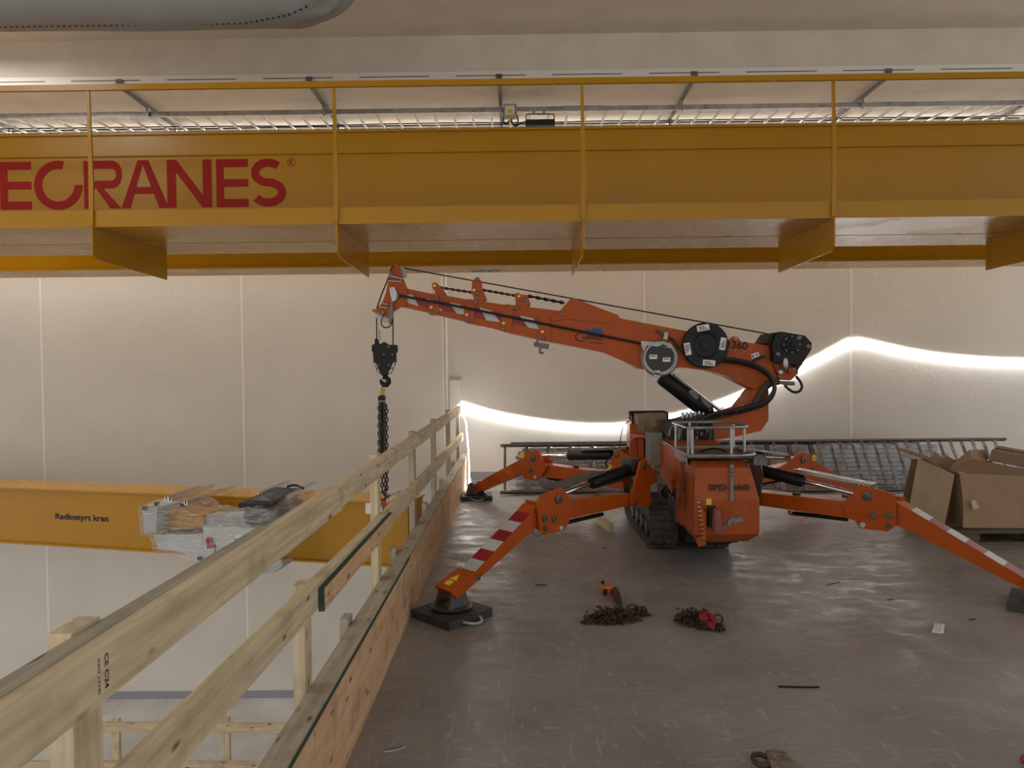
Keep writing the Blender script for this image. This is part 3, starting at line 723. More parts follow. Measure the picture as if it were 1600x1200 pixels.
tape([(1122, 458), (1216, 478), (1262, 556), (1178, 540)], 'stripew', YB+.01)
tape([(1216, 478), (1250, 484), (1250, 540)], 'striper', YB+.01)
# bolts
for x, y, Y in ((505, 400, YB+.02), (753, 452, YB+.008), (1008, 511, YB-.003), (1278, 570, YB-.012), (528, 250, YB+.04), (802, 280, YB+.03), (1115, 323, YB+.015)):
    disc((x, y), Y-.008, .016, .01, 'brass', 'brass_bolt', z4)
for x, y, Y in ((545, 335, YB+.02), (828, 305, YB+.03), (815, 365, YB+.008), (1148, 350, YB+.015), (1097, 405, YB-.003), (1403, 450, YB-.012), (510, 438, YB+.02), (755, 490, YB+.008), (1005, 552, YB-.003), (1283, 612, YB-.012), (826, 204, YB+.03)):
    disc((x, y), Y-.01, .019, .012, 'dsteel', 'pin', z4)
# extension chains above the boom
def chainline(a, b, Y, name, r=.011, L=.045):
    a, b = PY(*z4(*a), Y), PY(*z4(*b), Y); n = int((b-a).length/(L*.62)); mb = MB(); d = (b-a).normalized()
    for i in range(n): p = a+(b-a)*((i+.5)/n); mb.link(p, d, (0, 1, 0) if i % 2 else d.cross(NY), L, L*.62, r*.6, 4, 8)
    return mb.build(name, 'chain', cr)
chainline((560, 262), (790, 298), YB+.12, 'extension_chain')
chainline((862, 280), (1090, 320), YB+.12, 'extension_chain')
chainline((1180, 322), (1425, 370), YB+.12, 'extension_chain', .014, .055)
# boom head
hd = pl([(265, 98), (280, 105), (292, 150), (300, 180), (335, 262), (335, 385), (300, 395), (245, 432), (235, 455), (205, 472), (150, 452), (98, 430), (95, 418), (130, 410), (165, 368), (195, 290), (212, 175), (245, 112)], YB+.03, .035, 'orange', 'boom_head', z4)
pl([(265, 98), (280, 105), (292, 150), (300, 180), (335, 262), (335, 385), (300, 395), (245, 432), (235, 455), (205, 472), (150, 452), (98, 430), (95, 418), (130, 410), (165, 368), (195, 290), (212, 175), (245, 112)], YB+.175, .035, 'orange', 'boom_head', z4)
pl([(215, 180), (330, 270), (330, 380), (200, 420), (175, 380)], YB+.06, .12, 'orange', 'head_web', z4)
for c_, r_ in (((276, 165), .072), ((175, 442), .078)):
    p = PY(*z4(*c_), YB+.09); MB().lathe(p, (0, 1, 0), [(0, .01), (0, r_), (.012, r_), (.02, r_-.015), (.032, r_-.015), (.04, r_), (.052, r_), (.052, .01)], 32).build('sheave', 'stripew', cr, True)
disc((230, 165), YB+.015, .022, .02, 'dsteel', 'pin', z4); disc((168, 436), YB+.015, .024, .02, 'dsteel', 'pin', z4)
pl([(215, 265), (250, 258), (268, 300), (262, 350), (235, 360), (220, 310)], YB-.005, .03, 'steel', 'rope_anchor', z4)
pl([(228, 330), (280, 305), (282, 330), (240, 375), (242, 460), (222, 520), (208, 510), (215, 440)], YB+.0, .02, 'dsteel', 'anchor_lever', z4)
for q_ in ([(215, 178), (320, 205)], [(205, 215), (300, 222)], [(160, 370), (205, 380)], [(150, 395), (200, 405)]):
    MB().tube([PY(*z4(*p), YB+.012) for p in q_], .008, 6).build('guide_rod', 'steel', cr)
MB().tube([PY(*z4(*p), YB+.01) for p in [(175, 455), (155, 500), (165, 535), (195, 545), (225, 530), (235, 495), (225, 460)]], .006, 6, smooth=2).build('limit_cable', 'hose', cr, True)
for dy in (.085, .145):
    MB().tube([PY(*z4(*p), YB+dy) for p in [(245, 110), (230, 130), (208, 200), (165, 300), (128, 410)]], .007, 6, smooth=1).build('hoist_rope', 'black', cr, True)
MB().tube([PY(*z4(300, 126), YB+.115), PY(*z5(1262, 378), YB+.115)], .006, 6).build('hoist_rope', 'black', cr)
MB().tube([PY(*z4(280, 318), YB-.015), PY(*z4(700, 395), YB-.02), PY(*z4(1200, 498), YB-.025), PY(*z5(250, 378), YB-.02), PY(*z5(530, 435), YB-.03)], .011, 8, smooth=1).build('boom_cable', 'hose', cr, True)
pl([(1220, 640), (1325, 655), (1320, 692), (1218, 670)], YB+.03, .10, 'dsteel', 'rear_hook', z4)
MB().tube([PY(*z4(*p), YB+.05) for p in [(1265, 680), (1258, 712), (1285, 720)]], .012, 8).build('hook_lever', 'dsteel', cr)
pl([(1238, 620), (1250, 622), (1250, 642), (1238, 640)], YB+.04, .08, 'dsteel', 'hook_bolt', z4, bev=.002)
# winch and rear of boom
pl([(1252, 432), (1290, 374), (1340, 365), (1345, 460), (1300, 448)], YB-.05, .32, 'black', 'winch_guard', z5)
wn = pl([(1290, 440), (1310, 385), (1345, 365), (1400, 375), (1480, 388), (1520, 432), (1516, 470), (1460, 560), (1440, 590), (1420, 556), (1300, 540)], YB-.09, .40, 'black', 'winch', z5, bev=.012, seg=2)
p = PY(*z5(1400, 440), YB-.09); MB().lathe(p, (0, -1, 0), [(0, .085), (.012, .085), (.016, .06), (.035, .055), (.038, .03), (.055, .025), (.055, .001)], 28).build('gearbox', 'black', wn, True)
for a_ in range(8):
    c_ = p+V((.07*cos(a_*pi/4), -.01, .07*sin(a_*pi/4))); MB().cyl(c_, c_-NY*.012, .010, n=6).build('gear_bolt', 'dsteel', wn)
for x, y in ((1325, 495), (1500, 450), (1450, 400)): disc((x, y), YB-.105, .022, .015, 'dsteel', 'bolt', z5, wn)
pl([(1300, 555), (1355, 545), (1440, 560), (1440, 610), (1395, 650), (1330, 640)], YB-.03, .22, 'orange2', 'winch_mount', z5)
for x, y, r_ in ((1375, 545, .026), (1400, 590, .03), (1340, 600, .024), (1425, 580, .018)):
    disc((x, y), YB-.06, r_, .04, 'steel' if r_ < .03 else 'orange2', 'motor_part', z5, n=16)
mb = MB(); p = PY(*z5(1365, 520), YB-.09)
mb.lathe(p, (0, 0, -1), [(0, .018), (.03, .026), (.08, .026), (.11, .01)], 12); mb.build('valve_plug', 'steel', cr, True)
pl([(1335, 650), (1420, 655), (1422, 678), (1395, 680), (1340, 665)], YB-.03, .12, 'dsteel', 'hose_manifold', z5)
# reels
p = PY(*z5(905, 445), YB-.07)
rl = MB(); rl.lathe(p, (0, 1, 0), [(.07, .001), (.07, .10), (.06, .19), (.055, .205), (.008, .207), (0, .200), (0, .118), (.006, .11), (.018, .10), (.018, .05), (.004, .045), (.004, .001)], 48)
rl = rl.build('hose_reel', 'dgrey', cr, True)
for x, y, a_ in ((888, 343, 10), (798, 466, -80), (1003, 436, 80), (922, 547, -5)):
    c_ = PY(*z5(x, y), YB-.0705); a2 = radians(a_); u = V((cos(a2), 0, sin(a2))); v = V((-sin(a2), 0, cos(a2)))
    mb = MB(); mb.prism([c_-u*.055-v*.026, c_+u*.055-v*.026, c_+u*.055+v*.026, c_-u*.055+v*.026], (0, -.0015, 0)); o = mb.build('reel_label', 'white', rl)
    mb = MB()
    for k_ in range(3): mb.box((-.04, -.0008, -.016+k_*.012), (.04-.015*k_, 0, -.010+k_*.012), Matrix.Translation(c_+V((0, -.0016, 0))) @ Matrix((u, NY, v)).transposed().to_4x4())
    mb.build('label_print', 'print', o)
p = PY(*z5(640, 520), YB-.09)
r2 = MB(); r2.lathe(p, (0, 1, 0), [(.09, .001), (.09, .165), (.03, .168), (.0, .150), (0, .138), (.012, .134), (.012, .001)], 40)
r2 = r2.build('cable_reel', 'reelgrey', cr, True)
pl([(528, 420), (700, 432), (735, 500), (700, 460), (560, 445), (545, 480), (530, 450)], YB-.085, .06, 'reelgrey', 'reel_bracket', z5, par=None)
disc((638, 517), YB-.084, .128, .008, 'pad', 'reel_cover', z5, r2)
pl([(620, 455), (655, 438), (690, 455)], YB-.086, .004, 'pad', 'reel_marker', z5, bev=0, par=r2)
for x, y in ((598, 512), (675, 528)):
    c_ = PY(*z5(x, y), YB-.0845); mb = MB(); mb.box(c_-V((.034, .0015, .019)), c_+V((.034, 0, .019))); o = mb.build('reel_label', 'white', r2)
    mb = MB(); mb.box(c_-V((.026, .0022, -.002)), c_+V((.020, -.0014, .010))); mb.build('label_print', 'print', o)
pl([(605, 590), (640, 590), (640, 632), (600, 630)], YB-.09, .05, 'reelgrey', 'reel_foot', z5)
MB().tube([PY(*z5(*p), YB-.05) for p in [(690, 400), (720, 420), (740, 450), (770, 480)]], .011, 8, smooth=1).build('reel_hose', 'hose', cr, True)
pl([(665, 368), (684, 370), (680, 412), (658, 408)], YB-.05, .03, 'stripew', 'sensor', z5)
MB().tube([PY(*z5(618, 355), YB-.02), PY(*z5(665, 390), YB-.03)], .013, 8).build('sensor_arm', 'dsteel', cr)
# writing on the boom
def wpl(s, a, b, h, Y, z, name='lettering', m='print', bold=.03):
    A_, B_ = PY(*z(*a), Y), PY(*z(*b), Y); d = (B_-A_).normalized(); up_ = V((-d.z, 0, d.x)); up_ = up_ if up_.z > 0 else -up_
    return text(name, s, A_, d, up_, (B_-A_).length, h, m, cr, bold, .001)
wpl('360', (1050, 464), (1145, 472), .075, YB-.001, z5, bold=.03)
wpl('D', (1012, 460), (1043, 463), .075, YB-.001, z5, bold=.03)
wpl('JEKKO', (205, 412), (300, 428), .05, YB-.001, z5, bold=.03)
pts = arc(0, 0, .055, 60, 300, 14)
mb = MB(); c_ = PY(*z5(182, 396), YB-.0015); stroke(mb, pts, .012, lambda p: c_+V((p.x, 0, p.y*.75))); stroke(mb, [(0, -.004), (.05, -.01)], .011, lambda p: c_+V((p.x, 0, p.y))); mb.build('logo_c', 'print', cr)
mb = MB()
for i in range(7):
    p0 = PY(*z5(222+i*12, 424+i*1.4), YB-.0015); mb.face([p0, p0+V((.018, 0, -.003)), p0+V((.018, 0, -.010)), p0+V((0, 0, -.008))])
mb.build('logo_line', 'print', cr)
def animal(pts, Y, m, z, name): return pl(pts, Y-.002, .002, m, name, z, bev=0)
animal([(205, 352), (222, 352), (232, 360), (250, 345), (275, 346), (290, 343), (297, 356), (312, 376), (300, 380), (288, 375), (275, 380), (272, 390), (265, 378), (245, 378), (232, 388), (228, 376), (215, 372), (222, 364), (208, 360)], YB, 'bluea', z5, 'logo_animal')
pl([(1165, 497), (1208, 484), (1218, 505), (1172, 524)], YB-.006, .004, 'white', 'plate_label', z5, bev=0)
pl([(1175, 535), (1245, 500), (1252, 515), (1222, 527), (1180, 543)], YB-.03, .03, 'dgrey', 'hand_strap', z5)
wpl('B 9', (1173, 516), (1208, 503), .02, YB-.0065, z5, bold=.02)
# --- luffing cylinder
a, b_ = PY(*z5(655, 635), YB+.10), PY(*z5(925, 845), YB+.10)
d = (b_-a).normalized()
MB().lathe(a-d*.02, d, [(0, .04), (0, .066), (.03, .072), ((b_-a).length, .072), ((b_-a).length+.03, .05)], 28).build('luffing_cylinder', 'black', cr, True)
MB().tube([a+d*.05+V((.06, -.05, .045)), a+d*.75+V((.06, -.05, .045))], .010, 6).build('cylinder_pipe', 'steel', cr)
MB().tube([a+d*.02+V((.075, -.0, .055)), a+d*.85+V((.075, -.0, .055))], .014, 8).build('cylinder_pipe', 'chrome', cr)
for q_ in ([(805, 710), (830, 700), (865, 735), (860, 760), (840, 755), (808, 725)], [(868, 745), (890, 750), (925, 790), (940, 800), (925, 815), (880, 775)]):
    pl(q_, YB+.03, .07, 'dsteel', 'valve_block', z5)
disc((935, 822), YB+.03, .014, .05, 'chrome', 'fitting', z5)
a2 = PY(*z5(630, 600), YB+.05); MB().cyl(a2, a2+NY*.12, .05).build('pivot_pin', 'dsteel', cr)
# --- column arm (orange, leaning back to the boom foot)
pl([(935, 880), (1000, 850), (1110, 812), (1190, 705), (1230, 690), (1268, 705), (1268, 880), (1226, 942), (1060, 980), (900, 1005), (820, 1040), (830, 960)], YB-.02, .30, 'orange', 'column', z5, bev=.008, seg=2)
pl([(1120, 805), (1160, 735), (1185, 700), (1215, 720), (1170, 780), (1135, 812)], YB-.035, .02, 'orange2', 'column_plate', z5)
# thick hoses
for dy, dz, r_ in ((-.10, 0, .020), (-.13, -6, .018), (-.08, 9, .016)):
    pts = [(1010, 528), (1100, 538), (1180, 560), (1240, 590), (1285, 632), (1308, 690), (1290, 740), (1250, 780), (1180, 805), (1060, 830), (960, 845), (890, 870), (840, 920), (800, 985)]
    MB().tube([PY(*z5(x, y+dz), YB+dy) for x, y in pts], r_, 8, smooth=2).build('hydraulic_hose', 'hose', cr, True)
MB().tube([PY(*z5(x, y), YB-.06) for x, y in [(1330, 655), (1285, 660), (1245, 690), (1215, 745), (1190, 790), (1150, 812), (1050, 838), (930, 862), (870, 900)]], .030, 10, smooth=2).build('hydraulic_hose', 'rubber', cr, True)
MB().tube([PY(*z5(x, y), YB-.05) for x, y in [(1428, 625), (1450, 650), (1466, 685), (1450, 715), (1415, 720), (1385, 700), (1362, 678)]], .012, 8, smooth=2).build('hydraulic_hose', 'hose', cr, True)
for x, y in ((992, 838), (1075, 820)):
    p = PY(*z5(x, y), YB-.08); MB().tube([p+V((.045*cos(t)*.3, .05*sin(t), .05*cos(t))) for t in [2*pi*i/16 for i in range(16)]], .004, 5, closed=True).build('hose_clip', 'orange', cr)
# --- hose mass and valve block on the turntable
YT = 6.45
pl([(690, 900), (780, 880), (870, 850), (940, 850), (940, 900), (920, 990), (880, 1030), (700, 1035), (680, 960)], YT+.05, .35, 'rubber', 'valve_block', z5, bev=.02)
random.seed(3)
for i in range(12):
    x0_ = 690+i*18; pts = [(x0_, 960+random.randint(0, 50)), (x0_+random.randint(-10, 20), 925), (x0_+30, 900+random.randint(-8, 12)), (x0_+62, 930), (x0_+56, 985+random.randint(0, 30))]
    MB().tube([PY(*z5(x, y), YT+random.uniform(-.04, .03)) for x, y in pts], .014, 6, smooth=2).build('hydraulic_hose', 'hose' if i % 3 else 'dsteel', cr, True)
for i in range(6):
    p = PY(*z5(770+i*24, 870-i*3), YT+.12); MB().lathe(p, (0, 0, 1), [(0, .016), (.03, .018), (.05, .012), (.055, .001)], 12).build('fitting', 'steel', cr, True)
for x, y in ((912, 975), (880, 960), (850, 985), (800, 1000), (760, 990)): disc((x, y), YT-.01, .022, .06, 'dsteel' if x < 900 else 'steel', 'fitting', z5, n=14)
# --- turntable
MB().lathe((1.56, 6.85, .50), (0, 0, 1), [(0, .30), (.10, .30), (.10, .26), (.16, .26), (.16, .22), (.36, .20)], 40).build('turntable', 'dsteel', cr, True)
# --- control cabinet, toolbox, orange housing
def bx3(name, lo, hi, m, bev=.01, par=None): mb = MB(); mb.box(lo, hi); mb.bevel(bev, 2); return mb.build(name, m, par or cr)
a, b_ = PY(*z6(320, 242), 6.62), PY(*z6(408, 460), 6.62)
bx3('control_cabinet', (a.x, 6.62, b_.z), (b_.x, 6.84, a.z), 'cab')
a, b_ = PY(*z6(412, 250), 6.66), PY(*z6(445, 330), 6.66)
for i in range(4): z_ = a.z-.02-i*.03; MB().cyl((a.x, 6.68, z_), (b_.x, 6.68, z_), .012, n=8).build('gland', 'dsteel', cr)
a, b_ = PY(*z6(240, 118), 6.9), PY(*z6(442, 248), 6.9)
tb = MB(); tb.loft([[(a.x+.02, 6.9, b_.z), (b_.x-.02, 6.9, b_.z), (b_.x-.02, 7.12, b_.z), (a.x+.02, 7.12, b_.z)], [(a.x, 6.88, a.z-.05), (b_.x, 6.88, a.z-.05), (b_.x, 7.14, a.z-.05), (a.x, 7.14, a.z-.05)]]); tb.bevel(.008); tb = tb.build('toolbox', 'beige', cr)
bx3('lid', (a.x-.004, 6.872, a.z-.05), (b_.x+.004, 7.148, a.z), 'beige', .012, tb)
mx_ = (a.x+b_.x)/2
bx3('latch', (mx_-.035, 6.862, a.z-.12), (mx_+.035, 6.885, a.z-.02), 'beige', .005, tb)
for sx in (-.09, .09): bx3('rib', (mx_+sx-.012, 6.874, b_.z+.02), (mx_+sx+.012, 6.892, a.z-.06), 'beige', .004, tb)
a, b_ = PY(*z6(198, 155), 7.15), PY(*z6(250, 245), 7.15)
bx3('orange_housing', (a.x, 7.15, b_.z-.28), (b_.x+.25, 7.45, a.z), 'orange')
a, b_ = PY(*z6(245, 280), 6.95), PY(*z6(318, 400), 6.95)
bx3('orange_plate', (a.x, 6.93, b_.z-.05), (b_.x, 6.96, a.z), 'orange')
bx3('hinge_strip', (a.x+.05, 6.915, b_.z), (a.x+.065, 6.935, a.z), 'black', .003)
bx3('pale_panel', (a.x-.075, 6.98, b_.z-.02), (a.x-.01, 7.0, a.z+.14), 'orange2', .004)
MB().tube([PY(*z6(x, y), 6.85) for x, y in [(445, 165), (440, 105), (405, 98), (185, 102)]]+[PY(*z6(190, 102), 7.2), PY(*z6(192, 150), 7.2)], .010, 6).build('wire_guard', 'black', cr)
MB().tube([PY(*z6(x, y), 7.15) for x, y in [(445, 120), (430, 104), (200, 104)]], .008, 6).build('wire_guard', 'black', cr)
for x in (208, 232, 254, 275): p = PY(*z6(x, 103), 7.1); MB().lathe(p-V((0, 0, .11)), (0, 0, 1), [(0, .010), (.06, .010), (.08, .017), (.11, .017), (.115, .002)], 10).build('control_lever', 'black', cr, True)
mb = MB(); P_ = [z6(*p) for p in [(185, 255), (215, 250), (300, 258), (318, 262), (318, 275), (220, 272), (190, 300), (176, 298), (205, 272)]]
mb.prism([PY(*p, 6.9) for p in P_], (0, .01, 0)); mb.build('warning_ribbon', 'pink', cr)
MB().tube([PY(*z6(x, y), 7.0) for x, y in [(200, 155), (160, 175), (138, 220), (125, 290), (122, 340)]], .005, 6, smooth=2).build('antenna_wire', 'hose', cr, True)
MB().tube([PY(*z6(x, y), 6.8) for x, y in [(405, 240), (430, 225), (470, 185)]], .012, 6).build('stay_bar', 'orange', cr)
# --- engine body
cw = MB()
x0_, x1_ = 1.31, 1.80
cw.loft([[(x0_+.05, 5.44, .262), (x1_-.07, 5.44, .262), (x1_-.07, 5.80, .262), (x0_+.05, 5.80, .262)],
         [(x0_, 5.36, .335), (x1_, 5.36, .335), (x1_, 5.80, .335), (x0_, 5.80, .335)],
         [(x0_, 5.345, .60), (x1_-.005, 5.345, .60), (x1_-.005, 5.80, .60), (x0_, 5.80, .60)],
         [(x0_+.02, 5.40, .83), (x1_-.055, 5.40, .83), (x1_-.055, 5.80, .83), (x0_+.02, 5.80, .83)],
         [(x0_+.04, 5.47, .875), (x1_-.075, 5.47, .875), (x1_-.075, 5.80, .885), (x0_+.04, 5.80, .885)]])
cw.bevel(.012, 2); cw = cw.build('rear_cowl', 'orange2', cr)
mb = MB(); mb.prism([(x0_+.0, 5.80, .885), (x0_, 6.62, .925), (x0_, 6.62, .60), (x0_, 6.12, .50), (x0_, 6.12, .62), (x0_, 5.98, .66), (x0_, 5.98, .40), (x0_, 5.93, .31), (x0_, 5.80, .31)][::-1], (x1_-x0_-.03, 0, 0)); mb.bevel(.008, 1)
mb.build('side_cowl', 'orange', cr)
mb = MB(); mb.prism([(x0_+.02, 5.55, .893), (x0_+.02, 6.60, .933), (x1_-.06, 6.60, .933), (x1_-.06, 5.55, .893)], (0, 0, .012)); mb.bevel(.004, 1); mb.build('lid_plate', 'orange2', cr)
# silver edge trims
mb = MB(); mb.obox((x0_-.004, 5.56, .865), (x0_-.004, 5.98, .885), .008, .07); mb.build('edge_trim', 'steel', cr)
mb = MB(); mb.obox((x0_-.002, 5.95, .912), (x0_-.002, 6.60, .932), .006, .012); mb.build('edge_trim', 'steel', cr)
mb = MB(); mb.obox((x0_-.004, 6.35, .905), (x0_-.004, 6.58, .918), .006, .03); mb.build('hinge', 'steel', cr)
MB().tube([(x0_-.015, 5.60, .85), (x0_-.03, 5.80, .47)], .010, 8).build('gas_strut', 'steel', cr)
# vent holes
for r_ in range(12):
    for c_ in range(3):
        p = V((x0_-.001, 5.60+c_*.035, .76-r_*.026)); MB().cyl(p, p-V((.001, 0, 0)), .0085, n=10).build('vent_hole', 'print', cw) if (r_+c_) >= 0 else None
# corner grille panel with slots
pan = MB(); pan.prism([(x0_-.003, 5.42, .77), (x0_-.01, 5.50, .40), (x0_+.03, 5.36, .245), (x0_+.075, 5.33, .27), (x0_+.075, 5.328, .50), (x0_+.02, 5.36, .60)], (.004, -.014, 0)); pan.bevel(.002, 1); pan = pan.build('corner_guard', 'orange2', cr)
for i in range(9):
    z_ = .585-i*.033; p = V((x0_+.028+.004*i, 5.328-.0005*i, z_)); mb = MB(); mb.box(p-V((.012, .002, .004)), p+V((.012, 0, .004))); mb.build('slot', 'stripew' if i < 4 else 'brass', pan)
# writing, stickers, lamp
yf_ = 5.405
def CW(px, py): 
    p = PY(px, py, 5.36); return p
a, b_ = PY(*z6(716, 628), 5.352), PY(*z6(990, 626), 5.352)
text('lettering', 'SPD', V((a.x, 5.3475, a.z)), (1, 0, 0), (0, .235, .97), (b_.x-a.x)*.44, .046, 'print', cw, .03, .003)
text('lettering', '360', V((a.x+(b_.x-a.x)*.54, 5.3475, a.z)), (1, 0, 0), (0, .235, .97), (b_.x-a.x)*.46, .046, 'print', cw, .03, .003)
a, b_ = PY(*z6(700, 683), 5.345), PY(*z6(735, 723), 5.345)
bx3('sticker', (a.x, 5.340, b_.z), (b_.x, 5.350, a.z), 'ylabel', .001, cw)
p = PY(*z6(762, 815), 5.30)
MB().box((p.x-.05, 5.28, p.z-.06), (p.x+.02, 5.345, p.z+.085)).bevel(.012).build('lamp_housing', 'black', cw)
MB().lathe(p+V((.005, -.03, -.09)), (0, 0, 1), [(0, .001), (0, .042), (.13, .034), (.165, .030), (.175, .012), (.19, .010), (.19, .001)], 20).build('amber_lamp', mat('dull_lamp_glass', (.22, .06, .05), .3), cw, True)
al = [(812, 880), (820, 862), (845, 862), (840, 842), (858, 815), (885, 812), (912, 812), (928, 800), (935, 812), (952, 822), (950, 836), (925, 838), (905, 845), (892, 858), (888, 842), (868, 850), (865, 864), (850, 868), (830, 872), (825, 888), (815, 890)]
mb = MB(); mb.prism([PY(*z6(*p), 5.344) for p in al], (0, .004, 0)); mb.build('logo_animal', 'tcard', cw)
a = PY(*z6(868, 450), 5.40); b_ = PY(*z6(868, 695), 5.34)
mb = MB(); mb.obox((a.x, 5.385, a.z), (b_.x, 5.322, b_.z), .028, .006, up=(0, -1, .2)); mb.bevel(.001, 1); o = mb.build('perforated_strap', 'dsteel', cr)
for i in range(3):
    p = V((a.x, 5.3835, a.z)).lerp(V((b_.x, 5.322, b_.z)), .12+.1*i)+V((0, -.005, 0)); MB().cyl(p, p-NY*.001, .006, n=8).build('strap_hole', 'print', o)
# --- basket of galvanised tube
zb, ztp = .925, 1.135
def loop(x0, y0_, x1, y1, z, r, rr=.012):
    pts = []
    for cx, cy, a0 in ((x1-r, y0_+r, -90), (x1-r, y1-r, 0), (x0+r*.3, y1-r*.3, 90), (x0+r*.3, y0_+r*.3, 180)):
        rad = r if cx > (x0+x1)/2 else r*.3
        pts += [(cx+rad*cos(radians(a0+t)), cy+rad*sin(radians(a0+t)), z) for t in (0, 22, 45, 67, 90)]
    return MB().tube(pts, rr, 8, closed=True)
bk = (1.275, 5.37, 1.81, 5.95)
MB().box((bk[0]+.0, bk[1]+.02, zb-.02), (bk[2]-.05, bk[3], zb-.008)).build('basket_floor', 'dsteel', cr)
loop(*bk, zb, .16, .014).build('basket_ring', 'steel', cr, True)
loop(bk[0], bk[1]+.02, bk[2]-.05, bk[3], ztp, .16, .012).build('basket_ring', 'steel', cr, True)
for x, y in ((1.285, 5.42), (1.30, 5.93), (1.42, 5.945), (1.60, 5.39), (1.74, 5.52), (1.755, 5.85), (1.31, 5.40)):
    MB().tube([(x, y, zb), (x, y, ztp)], .011, 8).build('basket_upright', 'steel', cr)
MB().tube([(1.42, 5.6, .93), (1.48, 5.58, .955), (1.56, 5.58, .955), (1.62, 5.6, .93)], .008, 6, smooth=2).build('lid_handle', 'black', cr, True)
mb = MB(); mb.box((1.76, 5.36, .855), (1.86, 5.50, .915)); mb.bevel(.01); mb.build('rear_bracket', 'dsteel', cr)
# --- chassis
bx3('chassis', (1.30, 5.95, .30), (1.86, 7.75, .50), 'dsteel', .015)
bx3('engine_block', (1.36, 5.82, .16), (1.78, 6.7, .56), 'black', .03)
bx3('side_box', (1.22, 6.72, .42), (1.42, 7.05, .58), 'grey', .01)
for i in range(5): MB().tube([(1.335, 5.98+i*.1, .55), (1.31-.01*i, 6.02+i*.1, .48), (1.33, 6.0+i*.11, .40), (1.36, 6.05+i*.1, .33)], .016, 7, smooth=2).build('hydraulic_hose', 'hose', cr, True)
# --- tracks
def track(xa, xb, name):
    r_ = .185; ya, yb_ = 6.33, 7.55; zc_ = r_+.022
    n_ = 26; outr = []; 
    def pathp(s):      # stadium path
        L1 = yb_-ya; C = pi*r_; T = 2*L1+2*C; s = s % T
        if s < L1: return (ya+s, zc_-r_, 0, -1)
        s -= L1
        if s < C: a_ = -pi/2+s/r_; return (yb_+r_*cos(a_), zc_+r_*sin(a_), cos(a_), sin(a_))
        s -= C
        if s < L1: return (yb_-s, zc_+r_, 0, 1)
        s -= L1; a_ = pi/2+s/r_; return (ya+r_*cos(a_), zc_+r_*sin(a_), cos(a_), sin(a_))
    T = 2*(yb_-ya)+2*pi*r_; N = 80
    rings = []
    mb = MB()
    R = []
    for i in range(N):
        y, z, ny, nz = pathp(T*i/N)
        R.append([mb.b.verts.new(V(p)) for p in ((xa, y, z), (xb, y, z), (xb, y-ny*.035, z-nz*.035), (xa, y-ny*.035, z-nz*.035))])
    for i in range(N):
        a_, b2_ = R[i], R[(i+1) % N]
        for j in range(4): mb.b.faces.new((a_[j], a_[(j+1) % 4], b2_[(j+1) % 4], b2_[j]))
    tr_ = mb.build(name, 'rubber', cr)
    xm_ = (xa+xb)/2; NL = 34
    for i in range(NL):
        y, z, ny, nz = pathp(T*(i+.5)/NL); tn = V((0, nz, -ny)); nn = V((0, ny, nz)); c_ = V((0, y, z))
        for (u0, u1, sk) in ((xa+.004, xm_-.006, .012), (xm_+.006, xb-.004, -.012)):
            mb = MB(); q_ = [V((u0, 0, 0))+c_-tn*.018+tn*(sk if u0 < xm_-.05 else 0), V((u1, 0, 0))+c_-tn*.018, V((u1, 0, 0))+c_+tn*.018, V((u0, 0, 0))+c_+tn*.018+tn*(sk if u0 < xm_-.05 else 0)]
            mb.prism(q_, nn*.02); mb.build('tread_lug', 'rubber', tr_)
    for (y, rr) in ((ya, .135), (yb_, .14)):
        MB().lathe((xa+.03, y, zc_), (1, 0, 0), [(0, .02), (0, .05), (.02, .05), (.02, rr-.02), (0.02, rr), (xb-xa-.07, rr), (xb-xa-.07, .02)], 28).build('drive_wheel', 'dsteel', cr, True)
    for i in range(4):
        y = ya+.22+i*(yb_-ya-.44)/3
        MB().lathe((xa+.03, y, zc_-r_+.035+.07), (1, 0, 0), [(0, .012), (0, .068), (xb-xa-.06, .068), (xb-xa-.06, .012)], 20).build('road_wheel', 'dsteel', cr, True)
    MB().box((xa+.05, ya+.05, zc_-.06), (xb-.05, yb_-.05, zc_+.09)).bevel(.02).build('track_frame', 'black', cr)
track(1.13, 1.37, 'rubber_track'); track(1.60, 1.84, 'rubber_track')

# --- outriggers
def outrigger(C, P, z, parts):
    ax = V((P[0]-C[0], P[1]-C[1], 0)).normalized(); n = V((-ax.y, ax.x, 0))
    if n.y > 0: n = -n                              # n towards the camera
    W = lambda x, y, s=0.: PP(*z(x, y), (C[0]+n.x*s, C[1]+n.y*s), (P[0]+n.x*s, P[1]+n.y*s))
    for p in parts:
        kind = p[0]
        if kind == 'plate':
            _, nm, pts, th, off, m = p; mb = MB(); mb.prism([W(x, y, off+th/2) for x, y in pts], n*-th); mb.bevel(.004, 1); mb.build(nm, m, cr)
        elif kind == 'cyl':
            _, nm, a, b, r_, m = p; A_, B_ = W(*a), W(*b); d_ = (B_-A_); MB().lathe(A_, d_, [(0, .001), (0, r_*.8), (.015, r_), (d_.length-.015, r_), (d_.length, r_*.8), (d_.length, .001)], 22).build(nm, m, cr, True)
        elif kind == 'pin':
            _, nm, c, r_, off, m = p; c_ = W(*c, off); MB().lathe(c_, n, [(0, r_), (.012, r_), (.016, r_*.8), (.016, r_*.45), (.010, r_*.4), (.010, .001)], 18).build(nm, m, cr, True)
        elif kind == 'tube':
            _, nm, pts, r_, off, m = p; MB().tube([W(x, y, off) for x, y in pts], r_, 7, smooth=1).build(nm, m, cr, True)
    return ax, n, W
